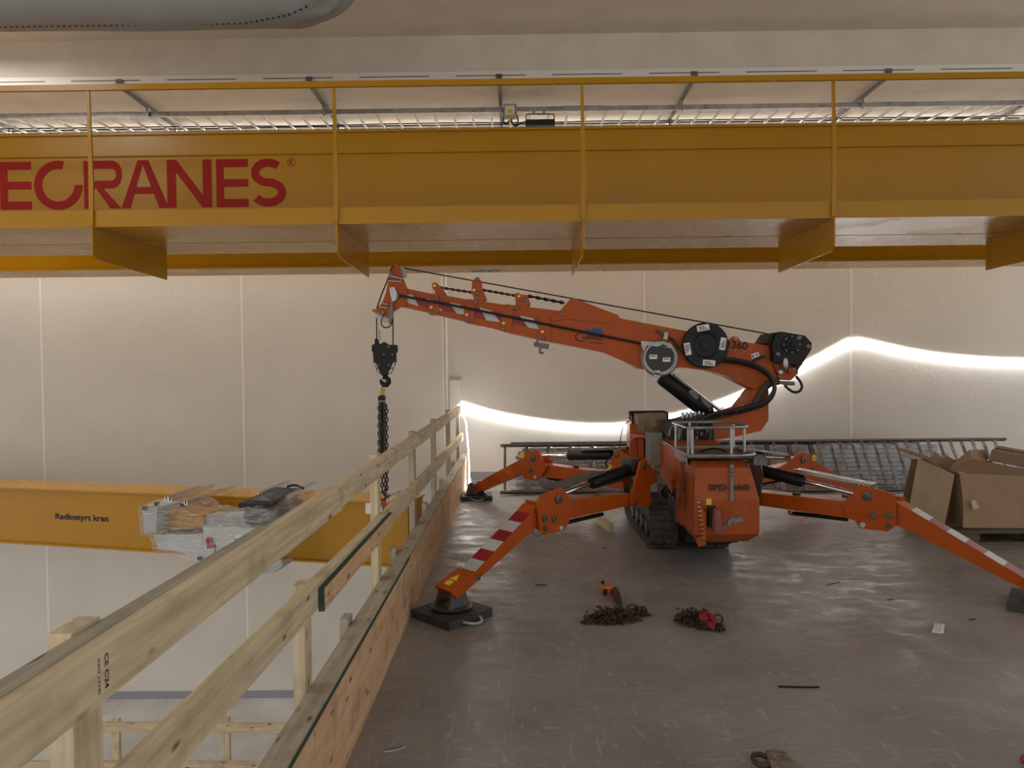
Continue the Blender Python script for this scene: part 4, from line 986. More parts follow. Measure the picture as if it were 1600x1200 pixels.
# near left
C1, P1 = (1.13, 6.12), (-.46, 4.57)
ax1, n1, W1 = outrigger(C1, P1, z7, [
    ('plate', 'leg_beam', [(880, 470), (1000, 425), (1200, 400), (1300, 395), (1300, 455), (1140, 490), (940, 535), (880, 560)], .15, 0, 'orange'),
    ('plate', 'knee_plate', [(778, 435), (800, 400), (905, 360), (925, 372), (972, 450), (966, 515), (920, 600), (820, 620), (790, 598)], .018, .095, 'orange'),
    ('plate', 'knee_plate', [(778, 435), (800, 400), (905, 360), (925, 372), (972, 450), (966, 515), (920, 600), (820, 620), (790, 598)], .018, -.095, 'orange'),
    ('plate', 'knee_web', [(800, 440), (960, 470), (955, 515), (905, 590), (825, 600)], .17, 0, 'orange'),
    ('plate', 'lower_leg', [(432, 826), (735, 505), (775, 458), (860, 458), (850, 560), (765, 585), (345, 958), (300, 930)], .14, 0, 'orange'),
    ('plate', 'leg_foot_sleeve', [(292, 932), (424, 826), (462, 858), (334, 974)], .16, 0, 'orange'),
    ('cyl', 'outrigger_cylinder', (1320, 245), (1070, 335), .050, 'black'),
    ('cyl', 'cylinder_rod', (1080, 332), (900, 398), .020, 'chrome'),
    ('plate', 'cylinder_guard', [(850, 365), (1120, 270), (1150, 268), (1150, 280), (875, 375)], .10, 0, 'dsteel'),
    ('plate', 'leg_bracket', [(1290, 445), (1298, 400), (1345, 220), (1362, 203), (1375, 205), (1440, 290), (1436, 330), (1400, 345), (1400, 460), (1310, 468)], .02, .10, 'orange'),
    ('plate', 'leg_bracket', [(1290, 445), (1298, 400), (1345, 220), (1362, 203), (1375, 205), (1440, 290), (1436, 330), (1400, 345), (1400, 460), (1310, 468)], .02, -.10, 'orange'),
    ('plate', 'cylinder_head', [(1290, 205), (1350, 195), (1355, 265), (1300, 275)], .10, 0, 'dsteel'),
    ('pin', 'pin', (890, 422), .034, .104, 'dsteel'), ('pin', 'pin', (812, 530), .022, .104, 'dsteel'), ('pin', 'pin', (866, 533), .022, .104, 'dsteel'), ('pin', 'pin', (817, 583), .018, .104, 'dsteel'),
    ('pin', 'pin', (902, 582), .018, .101, 'stripew'), ('pin', 'pin', (1360, 243), .026, .11, 'dsteel'), ('pin', 'pin', (1312, 440), .024, .11, 'dsteel'), ('pin', 'pin', (445, 856), .018, .07, 'dsteel'),
    ('cyl', 'stop_buffer', (1103, 422), (1103, 398), .035, 'black'),
    ('tube', 'hydraulic_hose', [(1330, 280), (1260, 310), (1190, 330), (1120, 352)], .010, .06, 'hose'),
    ('cyl', 'slide_bar', (935, 552), (1135, 505), .016, 'black'),
    ('tube', 'safety_wire', [(750, 598), (755, 622), (785, 630), (805, 612)], .003, .08, 'dsteel'),
])
def stripes(W, pts_top, pts_low, cols, off):
    n_ = len(cols)
    for i, m in enumerate(cols):
        a, b = i/n_, (i+1)/n_
        L = lambda P_, t: (P_[0][0]+(P_[1][0]-P_[0][0])*t, P_[0][1]+(P_[1][1]-P_[0][1])*t)
        mb = MB(); q_ = [W(*L(pts_top, a), off), W(*L(pts_top, b), off), W(*L(pts_low, b), off), W(*L(pts_low, a), off)]
        mb.face(q_); mb.build('stripe_film', m, cr)
e0, e1, e2, e3 = W1(318, 911, .08), W1(345, 889, .08), W1(352, 884, .08), W1(388, 855, .08); up_ = V((0, 0, .003))
mb = MB(); mb.face([e0-n1*.05+up_, e1-n1*.05+up_, e1-n1*.11+up_, e0-n1*.11+up_]); mb.face([e2-n1*.04+up_, e3-n1*.08+up_, e2-n1*.12+up_]); mb.build('warning_label', 'ylabel', cr)
# near right
C2, P2 = (1.92, 6.05), (3.50, 4.55)
ax2, n2, W2 = outrigger(C2, P2, z8, [
    ('plate', 'leg_beam', [(60, 395), (110, 398), (560, 447), (660, 450), (660, 550), (600, 545), (80, 470)], .15, 0, 'orange'),
    ('plate', 'knee_plate', [(560, 450), (590, 440), (672, 362), (690, 358), (865, 408), (872, 590), (825, 621), (668, 601), (640, 560), (600, 545)], .018, .095, 'orange'),
    ('plate', 'knee_plate', [(560, 450), (590, 440), (672, 362), (690, 358), (865, 408), (872, 590), (825, 621), (668, 601), (640, 560), (600, 545)], .018, -.095, 'orange'),
    ('plate', 'knee_web', [(600, 452), (850, 440), (860, 590), (680, 590), (620, 540)], .17, 0, 'orange'),
    ('plate', 'lower_leg', [(790, 450), (875, 452), (960, 502), (1600, 888), (1690, 942), (1665, 988), (1600, 950), (870, 578), (800, 560)], .14, 0, 'orange'),
    ('plate', 'leg_foot_sleeve', [(1610, 888), (1715, 950), (1685, 1000), (1585, 948)], .16, 0, 'orange'),
    ('cyl', 'outrigger_cylinder', (55, 262), (350, 335), .050, 'black'),
    ('cyl', 'cylinder_rod', (340, 332), (690, 418), .020, 'chrome'),
    ('plate', 'cylinder_guard', [(285, 268), (300, 266), (740, 352), (735, 362), (560, 335), (330, 290)], .10, 0, 'steel'),
    ('pin', 'pin', (708, 420), .034, .104, 'dsteel'), ('pin', 'pin', (745, 530), .022, .104, 'dsteel'), ('pin', 'pin', (836, 528), .024, .104, 'dsteel'), ('pin', 'pin', (829, 585), .016, .104, 'dsteel'),
    ('pin', 'pin', (685, 582), .020, .101, 'stripew'),
    ('cyl', 'stop_buffer', (308, 422), (308, 398), .035, 'black'),
    ('tube', 'slide_hook', [(268, 500), (265, 518), (290, 524), (400, 530)], .012, .0, 'orange'),
    ('cyl', 'slide_bar', (285, 515), (600, 552), .016, 'black'),
    ('plate', 'leg_bracket', [(-15, 470), (0, 380), (40, 240), (70, 215), (105, 245), (115, 300), (95, 470)], .02, .10, 'dsteel'),
    ('tube', 'hydraulic_hose', [(85, 358), (180, 338), (260, 325), (330, 322)], .010, -.04, 'hose'),
    ('tube', 'lock_pin', [(870, 425), (930, 430), (910, 440), (870, 438)], .010, .08, 'orange'),
])
for W, n_, pts in ((W2, n2, ((958, 501), (1600, 888))), (W1, n1, ((432, 826), (735, 505)))):       # film on the legs' top faces
    cols = ['stripew', 'striper', 'stripew', 'striper', 'stripew', 'striper']
    P0_, P1_ = W(*pts[0], .07), W(*pts[1], .07)
    for i, m in enumerate(cols):
        a, b_ = P0_.lerp(P1_, i/6), P0_.lerp(P1_, (i+1)/6); up_ = V((0, 0, .0025))
        mb = MB(); mb.face([a+up_, b_+up_, b_-n_*.138+up_, a-n_*.138+up_]); mb.build('stripe_film', m, cr)
# far left
C3, P3 = (1.18, 7.3), (-.50, 8.76)
ax3, n3, W3 = outrigger(C3, P3, z7, [
    ('plate', 'leg_beam', [(800, 232), (1080, 268), (1250, 290), (1250, 368), (1150, 350), (930, 315), (790, 300)], .15, 0, 'orange'),
    ('plate', 'knee_plate', [(683, 182), (692, 172), (765, 153), (780, 160), (815, 228), (828, 245), (800, 292), (772, 322), (700, 308), (678, 262)], .018, .095, 'orange'),
    ('plate', 'knee_plate', [(683, 182), (692, 172), (765, 153), (780, 160), (860, 215), (828, 245), (800, 292), (772, 322), (700, 308), (678, 262)], .018, -.095, 'orange'),
    ('plate', 'knee_web', [(690, 210), (800, 240), (790, 290), (765, 312), (705, 300)], .17, 0, 'orange'),
    ('plate', 'lower_leg', [(720, 195), (720, 285), (690, 280), (430, 392), (410, 362), (500, 300), (690, 200)], .13, 0, 'orange'),
    ('cyl', 'outrigger_cylinder', (1190, 180), (948, 183), .052, 'black'),
    ('cyl', 'cylinder_rod', (960, 184), (790, 184), .022, 'chrome'),
    ('plate', 'cylinder_guard', [(1000, 148), (1265, 135), (1265, 150), (1005, 158)], .10, 0, 'dsteel'),
    ('plate', 'leg_bracket', [(1160, 262), (1195, 165), (1212, 150), (1228, 150), (1300, 195), (1262, 225), (1240, 330), (1180, 300)], .02, .10, 'orange'),
    ('plate', 'leg_bracket', [(1160, 262), (1195, 165), (1212, 150), (1240, 138), (1275, 136), (1310, 190), (1262, 225), (1240, 330), (1180, 300)], .02, -.10, 'orange'),
    ('pin', 'pin', (748, 198), .038, .104, 'dsteel'), ('pin', 'pin', (734, 262), .026, .104, 'dsteel'), ('pin', 'pin', (765, 302), .022, .101, 'stripew'), ('pin', 'pin', (1210, 178), .03, .11, 'dsteel'),
    ('pin', 'round_sticker', (695, 182), .034, .10, 'ylabel'),
    ('cyl', 'stop_buffer', (990, 258), (990, 238), .035, 'black'),
    ('tube', 'hydraulic_hose', [(1190, 190), (1150, 215), (1155, 240), (1175, 248)], .010, .06, 'hose'),
    ('cyl', 'slide_bar', (830, 305), (960, 330), .018, 'black'),
])
mb = MB(); mb.face([W3(1158, 262, .1115), W3(1175, 228, .1115), W3(1188, 240, .1115), W3(1172, 268, .1115)]); mb.build('warning_label', 'ylabel', cr)
# far right
C4, P4 = (1.86, 7.35), (4.25, 8.48)
ax4, n4, W4 = outrigger(C4, P4, z8, [
    ('plate', 'leg_beam', [(70, 300), (180, 262), (300, 235), (320, 300), (250, 320), (80, 345)], .15, 0, 'orange'),
    ('plate', 'knee_plate', [(210, 262), (262, 232), (318, 176), (340, 170), (412, 188), (430, 236), (470, 300), (440, 340), (300, 320)], .018, .095, 'orange'),
    ('plate', 'knee_plate', [(210, 262), (262, 232), (318, 176), (340, 170), (412, 188), (430, 236), (470, 300), (440, 340), (300, 320)], .018, -.095, 'orange'),
    ('plate', 'knee_web', [(250, 262), (400, 240), (450, 300), (430, 330), (300, 315)], .17, 0, 'orange'),
    ('plate', 'lower_leg', [(400, 225), (425, 228), (575, 318), (700, 386), (690, 410), (560, 370), (430, 320), (390, 300)], .13, 0, 'orange'),
    ('cyl', 'outrigger_cylinder', (-60, 175), (115, 196), .052, 'black'),
    ('cyl', 'cylinder_rod', (110, 196), (345, 208), .022, 'chrome'),
    ('plate', 'cylinder_guard', [(60, 150), (300, 182), (300, 192), (60, 162)], .10, 0, 'steel'),
    ('pin', 'pin', (346, 212), .038, .104, 'dsteel'), ('pin', 'pin', (408, 270), .026, .104, 'dsteel'), ('pin', 'round_sticker', (403, 203), .036, .10, 'ylabel'),
])
# feet
def foot(W, tip, n_, padz, name='foot'):
    p = V((tip[0], tip[1], padz))
    mb = MB(); mb.lathe(p+V((0, 0, .001)), (0, 0, 1), [(0, .001), (0, .105), (.010, .135), (.018, .138), (.022, .06), (.04, .045), (.055, .03), (.055, .001)], 28); mb.build(name, 'dsteel', cr, True)
    return p
def lug(p, ax, n_):
    for s_ in (-.075, .058):
        c_ = p+n_*s_; mb = MB(); mb.prism([c_+ax*-.085+V((0, 0, .02)), c_+ax*.085+V((0, 0, .02)), c_+ax*.05+V((0, 0, .12)), c_+ax*.02+V((0, 0, .15)), c_-ax*.02+V((0, 0, .15)), c_-ax*.05+V((0, 0, .12))], n_*.017); mb.bevel(.003, 1); mb.build('foot_lug', 'dsteel', cr)
    MB().cyl(p+n_*-.09+V((0, 0, .12)), p+n_*.085+V((0, 0, .12)), .018, n=16).build('foot_pin', 'dsteel', cr)
for tip, W, n_, ax in (((-.44, 4.60), W1, n1, ax1), ((-.535, 8.79), W3, n3, ax3), ((3.42, 4.63), W2, n2, ax2), ((4.06, 8.37), W4, n4, ax4)):
    p = foot(W, tip, n_, .055); lug(p, ax, n_)
# --- the pads the feet stand on
def pad(c, half, ang, label, h=.054):
    t = thing('outrigger_pad', label, 'support pad', (c[0], c[1], 0), 'support pads under the outriggers')
    ca, sa = cos(ang), sin(ang)
    pts = [(c[0]+half*(x*ca-y*sa), c[1]+half*(x*sa+y*ca), 0) for x, y in ((-1, -1), (1, -1), (1, 1), (-1, 1))]
    mb = MB(); mb.prism(pts, (0, 0, h)); mb.bevel(.008, 2); mb.build('plate', 'padtop', t)
    # rope handle on the near edge
    e = V(((pts[0][0]+pts[1][0])/2, (pts[0][1]+pts[1][1])/2, h*.5)); u = (V(pts[1])-V(pts[0])).normalized(); o_ = V((u.y, -u.x, 0))
    MB().tube([e-u*.07, e-u*.06+o_*.04, e+o_*.065+V((0, 0, -.012)), e+u*.06+o_*.04+V((0, 0, -.01)), e+u*.07], .008, 7, smooth=2).build('rope_handle', 'grey', t, True)
    return t
pad((-.440, 4.585), .185, radians(47), 'black square pad under the nearest outrigger foot beside the kerb')
pad((-.515, 8.79), .185, radians(3), 'black square pad under the far left outrigger foot near the back wall')
pad((3.42, 4.65), .20, radians(52), 'black square pad at the right edge of the picture')
pad((4.06, 8.37), .19, radians(10), 'black square pad under the outrigger foot hidden behind the cardboard boxes')

# ================================================================== HOOK BLOCK AND CHAIN SLING
hk = thing('hook_block', 'black hook block hanging on two ropes from the boom head', 'hook', PY(601, 590, YB+.09))
YH = YB+.03
def hpl(pts, Y, t, m, name, par=None, bev=.006, z=z4): return pl(pts, Y, t, m, name, z, bev=bev, par=par or hk)
hpl([(92, 664), (112, 654), (150, 656), (178, 640), (212, 660), (268, 662), (273, 700), (262, 722), (262, 782), (228, 862), (135, 862), (104, 778), (102, 720), (92, 700)], YH, .03, 'black', 'side_plate')
hpl([(92, 664), (112, 654), (150, 656), (178, 640), (212, 660), (268, 662), (273, 700), (262, 722), (262, 782), (228, 862), (135, 862), (104, 778), (102, 720), (92, 700)], YH+.10, .03, 'black', 'side_plate')
disc((175, 728), YH+.035, .15/2, .06, 'dsteel', 'pulley', z4, hk)
for q_ in ([(110, 785), (118, 785), (134, 818), (126, 824)], [(130, 830), (138, 826), (148, 858), (136, 858)], [(243, 784), (254, 784), (242, 820), (226, 818)], [(224, 826), (238, 828), (226, 856), (208, 856)]):
    hpl(q_, YH-.002, .002, 'stripew', 'plate_slot', bev=0)
for x, y in ((175, 728), (210, 672), (236, 728), (210, 800), (140, 800)): disc((x, y), YH-.008, .010, .01, 'dsteel', 'bolt', z4, hk)
hpl([(113, 622), (122, 616), (136, 622), (142, 660), (112, 660)], YH+.02, .04, 'black', 'rope_socket')
p = PY(*z4(183, 865), YH+.065)
MB().lathe(p+V((0, 0, .02)), (0, 0, -1), [(0, .001), (0, .035), (.03, .035), (.035, .022), (.07, .020), (.07, .001)], 18).build('hook_swivel', 'black', hk, True)
pts = [PY(*z4(x, y), YH+.065) for x, y in ((183, 878), (192, 888), (208, 902), (210, 920), (196, 938), (174, 938), (160, 922), (152, 900))]
mb = MB(); rr = [.016, .020, .024, .026, .026, .024, .018, .006]
u_ = []
pp = pts
ringz = []
for i, p in enumerate(pp):
    d_ = (pp[min(i+1, 7)]-pp[max(i-1, 0)]).normalized(); v_ = d_.cross(NY)
    ringz.append([p+(NY*cos(t)+v_*sin(t))*rr[i] for t in [2*pi*k/12 for k in range(12)]])
mb.loft(ringz); mb.build('hook', 'black', hk, True)
MB().tube([PY(*z4(172, 878), YH+.065), PY(*z4(152, 912), YH+.065)], .006, 6).build('safety_latch', 'steel', hk)
for x0_, y0_, x1_, y1_ in ((126, 470, 128, 620), (240, 460, 240, 665)):
    MB().tube([PY(*z4(x0_, y0_), YH+.07), PY(*z4(x1_, y1_), YH+.07)], .006, 6).build('rope_fall', 'black', hk)
MB().tube([PY(*z4(x, y), YH+.05) for x, y in [(140, 560), (150, 585), (142, 600), (155, 610), (150, 628)]], .003, 5, smooth=1).build('thin_wire', 'hose', hk)
sl = thing('chain_sling', 'long black chain sling hanging from the hook block behind the guardrail', 'chain', PY(601, 620, YH+.06))
MB().tube([PY(*z4(x, y), YH+.065) for x, y in [(178, 918), (168, 925), (158, 985), (152, 1030), (166, 1038), (176, 985), (182, 935)]], .011, 8, closed=True, smooth=0).build('master_link', 'olive', sl, True)
hpl([(135, 1022), (150, 1012), (176, 1012), (184, 1022), (184, 1050), (135, 1050)], YH+.04, .05, 'black', 'link_plate', par=sl)
def chain(parent, a, b, L, name, m='chain', r=None, W=None):
    a, b = V(a), V(b); r = r or L*.13; W = W or L*.66; pitch = L-2*r; n_ = max(2, int((b-a).length/pitch)); d_ = (b-a)/n_; mb = MB()
    u0 = V((1, .3, 0)).normalized(); u1 = V((-.3, 1, 0)).normalized()
    for i in range(n_): mb.link(a+d_*(i+.5), d_, u0 if i % 2 else u1, L, W, r, 5, 10)
    return mb.build(name, m, parent, True)
random.seed(5)
for px_, yt_, yb_, dY in ((592.5, 628, 741, .0), (597, 628, 768, .02), (601.5, 628, 773, -.02), (595, 628, 715, .05), (599, 628, 735, .06), (604, 632, 766, .03)):
    a, b_ = PY(px_, yt_, YH+.06+dY), PY(px_+random.uniform(-.5, .5), yb_, YH+.06+dY); chain(sl, a, b_, .052, 'chain_strand')
for px_, py_, s_ in ((598, 775, 1), (604, 770, -1)):
    p = PY(px_, py_, YH+.06); MB().tube([p+V((.028*s_*sin(t), 0, .035*cos(t))) for t in [radians(q_) for q_ in range(-30, 261, 30)]], .009, 7, smooth=1).build('sling_hook', 'chain' if s_ > 0 else 'rnone' if False else 'chain', sl, True)
p = PY(598, 782, YH+.06); MB().box(p-V((.02, .012, .05)), p+V((.035, .012, .005))).bevel(.006).build('grab_hook', 'rednew', sl)

# ================================================================== CABLE LADDERS LEANING AND STACKED AT THE WALL
def ladder(name, label, x0, x1, yb_, yt_, zt_, off, group, ph=0., pitch=.285):
    t = thing(name, label, 'cable ladder', (x0, yb_, 0), group)
    a = V((0, yb_, .035)); b_ = V((0, yt_, zt_)); d_ = (b_-a).normalized()
    for q_ in (a, b_):
        mb = MB(); mb.obox(V((x0, q_.y, q_.z)), V((x1, q_.y, q_.z)), .05, .022, up=d_); mb.bevel(.002, 1); mb.build('side_rail', 'dsteel', t)
    x = x0+.06+ph
    nn = d_.cross(V((1, 0, 0))).normalized(); nn = nn if nn.y < 0 else -nn
    while x < x1-.03:
        r_ = MB(); r_.obox(V((x, a.y, a.z)), V((x, b_.y, b_.z)), .034, .016, up=nn); r_ = r_.build('rung', 'steel', t)
        mb = MB(); k_ = .05
        Lr = (b_-a).length
        while k_ < Lr-.03:
            c_ = V((x, a.y, a.z))+d_*k_+nn*.0085; mb.obox(c_-d_*.009, c_+d_*.009, .012, .002, up=nn); k_ += .036
        o = mb.build('rung_slots', 'print', r_)
        x += pitch
    return t
ladder('cable_ladder', 'long steel cable ladder leaning on its side against the wall, nearest of the leaning ones', -.235, 3.9, 8.98, 9.36, .585, 0, 'steel cable ladders stored along the back wall')
ladder('cable_ladder', 'steel cable ladder leaning just behind the nearest leaning one, shifted right', -.10, 6.15, 9.06, 9.43, .60, 0, 'steel cable ladders stored along the back wall', .14)
ladder('cable_ladder', 'steel cable ladder leaning on the stack at the right, behind the cardboard boxes', 2.6, 6.3, 8.90, 9.30, .61, 0, 'steel cable ladders stored along the back wall', .07)
for i in range(9):
    z_ = .02+i*.058; t = thing('cable_ladder', 'steel cable ladder lying flat at the wall, %s of its stack' % ['lowest', 'second from the bottom', 'third from the bottom', 'fourth from the bottom', 'middle one', 'fourth from the top', 'third from the top', 'second from the top', 'topmost'][i], 'cable ladder', (.1, 9.6, z_), 'flat cable ladders in the stack at the wall')
    x0_, x1_ = .02+random.uniform(-.06, .06), 5.6+random.uniform(-.1, .1)
    for yy in (9.50, 10.10):
        MB().box((x0_, yy-.012, z_), (x1_, yy+.012, z_+.050)).bevel(.002, 1).build('side_rail', 'steel', t)
    nr_ = 19
    for j in range(nr_):
        x = x0_+.1+j*.295
        if x < x1_: MB().box((x-.016, 9.512, z_+.012), (x+.016, 10.088, z_+.030)).build('rung', 'steel', t)

# ================================================================== CARDBOARD ON A PALLET
pt = thing('wooden_pallet', 'wooden pallet darkened with painted shade under the cardboard boxes at the right edge', 'pallet', (4.4, 6.6, 0))
for x in (3.98, 4.55, 5.12):
    for y in (6.36, 6.85, 7.3): board('block', (x-.075, y, .06), (x+.075, y, .06), .10, .08, 'woodd', pt)
for y in (6.36, 6.85, 7.3): board('bottom_board', (3.85, y, .011), (5.2, y, .011), .10, .02, 'woodd', pt)
for i in range(6): board('deck_board', (3.85, 6.36+i*.188, .112), (5.25, 6.36+i*.188, .112), .13, .02, 'woodd', pt)
def cpan(name, pts, t, m, label, cat='cardboard', group='cardboard heaped on the pallet', thick=None):
    """sheet or box from world points"""
    mb = MB(); mb.prism(pts, t); mb.bevel(.004, 1); o = mb.build(name, m); return tag(o, label, cat, group)
def ZC(x, y, Y): return PY(*zc(x, y), Y)
# left panel, light painted in as a paler colour: stands at an angle, nearer at its right edge
A1_, A2_, A3_, A4_ = ZC(205, 222, 7.0), ZC(550, 372, 6.5), ZC(455, 842, 6.45), ZC(128, 645, 6.95)
mid = (A1_+A2_)/2+V((0, 0, .01)); 
bxs = thing('cardboard_box', 'large open cardboard carton with a left side coloured pale as if lit standing on the pallet', 'box', (3.8, 6.7, .12), 'cardboard heaped on the pallet')
mb = MB(); mb.prism([A1_, mid, A2_, A3_, (A3_+A4_)/2+V((0, 0, -.01)), A4_], (.008, .015, 0)); mb.bevel(.002, 1); mb.build('side_panel', 'cardl', bxs)
F1, F2 = ZC(600, 372, 6.38), ZC(1500, 400, 6.34); F3, F4 = V((F2.x, 6.33, .135)), ZC(630, 868, 6.33)
F4.z = max(F4.z, .135)
mb = MB(); mb.prism([F1, F1+V((.06, 0, .012)), F2, F3, F4, (F1+F4)/2+V((.015, 0, 0))], (0, .014, 0)); mb.bevel(.002, 1); mb.build('front_panel', 'card', bxs)
G1, G2 = ZC(555, 345, 6.75), ZC(480, 800, 6.70)
mb = MB(); mb.prism([G1, F1+V((0, .03, 0)), F4+V((0, .03, 0)), G2], (.012, .004, 0)); mb.build('corner_flap', 'cardd', bxs)
mb = MB(); mb.prism([V((A3_.x, 6.5, .126)), V((F3.x, 6.36, .126)), V((F3.x, 7.2, .126)), V((A4_.x, 7.1, .126))], (0, 0, .006)); mb.build('bottom_panel', 'cardd', bxs)
mb = MB(); mb.prism([V((A4_.x, 7.12, .133)), V((F3.x, 7.2, .133)), V((F3.x, 7.2, .62)), V((A1_.x, 7.1, .66))], (0, .012, 0)); mb.build('rear_panel', 'cardd', bxs)
MB().prism([ZC(560, 335, 6.42), ZC(630, 340, 6.42), ZC(665, 372, 6.40), ZC(600, 380, 6.40)], (0, -.02, .0)).build('torn_flap', 'card', bxs)
o = MB().prism([ZC(690, 612, 6.325), ZC(735, 608, 6.325), ZC(765, 680, 6.325), ZC(712, 690, 6.325)], (0, -.02, 0)).bevel(.004, 1).build('tape_patch', 'cardl', bxs)
# inner flaps
cpan('cardboard_sheet', [ZC(15, 120, 7.3), ZC(100, 130, 7.25), ZC(330, 212, 6.75), ZC(305, 238, 6.75), ZC(20, 138, 7.3)], (0, .03, .004), 'card', 'long thin cardboard strip sticking out to the left over the pale carton side')
cpan('cardboard_sheet', [ZC(300, 240, 6.7), ZC(365, 155, 6.75), ZC(440, 215, 6.8), ZC(430, 300, 6.75), ZC(390, 285, 6.7)], (.01, .02, 0), 'cardd', 'dark pointed cardboard flap rising nearest the pale carton side')
cpan('cardboard_sheet', [ZC(420, 210, 7.0), ZC(480, 195, 7.0), ZC(570, 240, 6.98), ZC(540, 350, 6.9), ZC(380, 290, 6.95)], (.01, .02, 0), 'card', 'folded cardboard flap behind the dark pointed one')
cpan('cardboard_sheet', [ZC(540, 265, 6.6), ZC(690, 140, 6.75), ZC(722, 225, 6.72), ZC(1350, 345, 6.6), ZC(1350, 420, 6.5), ZC(660, 372, 6.5), ZC(500, 330, 6.55)], (.01, .02, 0), 'cardd', 'long dark brown cardboard panel lying across the top of the carton')
cpan('cardboard_sheet', [ZC(690, 140, 6.82), ZC(835, 136, 6.95), ZC(868, 215, 6.9), ZC(850, 245, 6.8), ZC(722, 228, 6.78)], (.01, .02, 0), 'card', 'light brown folded cardboard corner sticking up beside the long dark box')
lb = thing('cardboard_box', 'long closed dark brown cardboard box lying tilted on top of the heap', 'box', ZC(1100, 200, 6.9), 'cardboard heaped on the pallet')
a_ = [ZC(895, 140, 6.8), ZC(962, 97, 7.05), ZC(1300, 158, 7.05), ZC(1300, 210, 6.8)]
lo_ = [ZC(870, 240, 6.8), ZC(940, 190, 7.05), ZC(1300, 260, 7.05), ZC(1300, 325, 6.8)]
mb = MB(); mb.loft([lo_, a_]); mb.bevel(.004, 1); mb.build('body', 'cardd', lb)
mb = MB(); q0, q1 = (a_[0]+a_[1])/2+V((.0, 0, .002)), (a_[3]+a_[2])/2+V((0, 0, .002)); mb.obox(q0, q1, .05, .002); mb.build('packing_tape', 'card', lb)

# ================================================================== THINGS ON THE FLOOR
def heap(parent, cx, cy, rx, ry, h, n, L, m, name, seed, rot=0.):
    random.seed(seed); mb = MB()
    # several loops of chain laid over one another, following wandering paths
    p = V((cx, cy, L*.3)); ang = random.uniform(0, 6); 
    for i in range(n):
        ang += random.uniform(-.75, .75)
        st = V((cos(ang), sin(ang), 0))*L*.72
        q_ = p+st; dx, dy = q_.x-cx, q_.y-cy; c_, s_ = cos(rot), sin(rot); ux, uy = dx*c_+dy*s_, -dx*s_+dy*c_
        if (ux/rx)**2+(uy/ry)**2 > 1: ang = atan2(-dy, -dx)+random.uniform(-.8, .8); st = V((cos(ang), sin(ang), 0))*L*.72; q_ = p+st; ux, uy = 0, 0
        e = max(0, 1-((ux/rx)**2+(uy/ry)**2))
        z_ = L*.3+h*e*random.random()
        mb.link(V((q_.x, q_.y, z_)), st+V((0, 0, random.uniform(-.3, .3)*L)), V((random.uniform(-1, 1), random.uniform(-1, 1), random.uniform(0, 1))), L, L*.66, L*.13, 4, 8); p = V((q_.x, q_.y, 0))
    return mb.build(name, m, parent, True)
h1 = thing('chain_hoist', 'orange chain hoist lying on the floor with its heap of rusty chain', 'chain hoist', PZ(965, 968, 0))
a = PZ(955, 972, 0); heap(h1, a.x, a.y, .19, .070, .085, 300, .030, 'rust', 'load_chain', 11, radians(6))
a = PZ(1000, 962, 0); heap(h1, a.x, a.y, .065, .06, .05, 50, .032, 'rust', 'load_chain', 12)
p = PZ(949, 928, 0)
MB().lathe(p+V((0, .01, .0)), (0, 0, 1), [(0, .001), (0, .048), (.012, .052), (.050, .052), (.060, .040), (.060, .001)], 28).build('gear_case', 'hoist', h1, True)
MB().box(p+V((-.035, -.05, .01)), p+V((-.005, -.02, .045))).bevel(.004).build('rating_plate', 'dgrey', h1)
MB().tube([p+V((-.02, .03, .06)), p+V((-.035, .03, .075)), p+V((-.02, .02, .085))], .008, 6).build('hoist_lever', 'black', h1)
a, b_ = p+V((.05, -.01, .03)), PZ(971, 950, .03)
MB().lathe(a, (b_-a), [(0, .022), (.02, .028), ((b_-a).length*.6, .022), ((b_-a).length, .010)], 12).build('hoist_neck', 'rust', h1, True)
chain(h1, b_, PZ(983, 960, .03), .035, 'load_chain', 'rust')
c_ = PZ(989, 955, .05); MB().tube([c_+V((.04*cos(t), .01, .04*sin(t))) for t in [radians(q_) for q_ in range(-30, 250, 25)]], .009, 8, smooth=1).build('hook', 'rust', h1, True)
MB().lathe(PZ(966, 958, .03), PZ(993, 957, .03)-PZ(966, 958, .03), [(0, .004), (.01, .016), (.06, .013), (.10, .016), (.12, .006)], 12).build('bottom_block', 'rust', h1, True)
MB().tube([PZ(1005, 953, .04)+V((.018*cos(t), 0, .018*sin(t))) for t in [2*pi*i/12 for i in range(12)]], .008, 7, closed=True).build('ring', 'rust', h1, True)
h2 = thing('chain_hoist', 'dark chain heap with red hoist parts on the floor below the crane body', 'chain hoist', PZ(1093, 975, 0))
a = PZ(1080, 975, 0); heap(h2, a.x, a.y, .12, .065, .085, 190, .030, 'rust', 'load_chain', 21)
a = PZ(1112, 984, 0); heap(h2, a.x, a.y, .09, .05, .045, 80, .030, 'rust', 'load_chain', 22)
def blk(par, pxs, z, h, m, name):
    mb = MB(); mb.prism([PZ(*q_, z) for q_ in pxs], (0, 0, h)); mb.bevel(.006, 2); return mb.build(name, m, par)
blk(h2, [(1092, 968), (1097, 957), (1107, 960), (1104, 972)], .05, .03, 'rednew', 'hoist_body')
blk(h2, [(1104, 962), (1110, 962), (1120, 971), (1116, 976)], .06, .02, 'rednew', 'hoist_lever')
blk(h2, [(1105, 978), (1108, 975), (1117, 981), (1114, 985)], .05, .02, 'rednew', 'hoist_cover')
MB().lathe(PZ(1053, 964, .03), V((1, .05, 0)), [(0, .004), (.005, .014), (.05, .012), (.06, .004)], 12).build('hook_shank', 'rednew', h2, True)
MB().lathe(PZ(1078, 957, .05), V((.8, -.6, .2)), [(0, .010), (.06, .010)], 10).build('hook_shank', 'rust', h2, True)
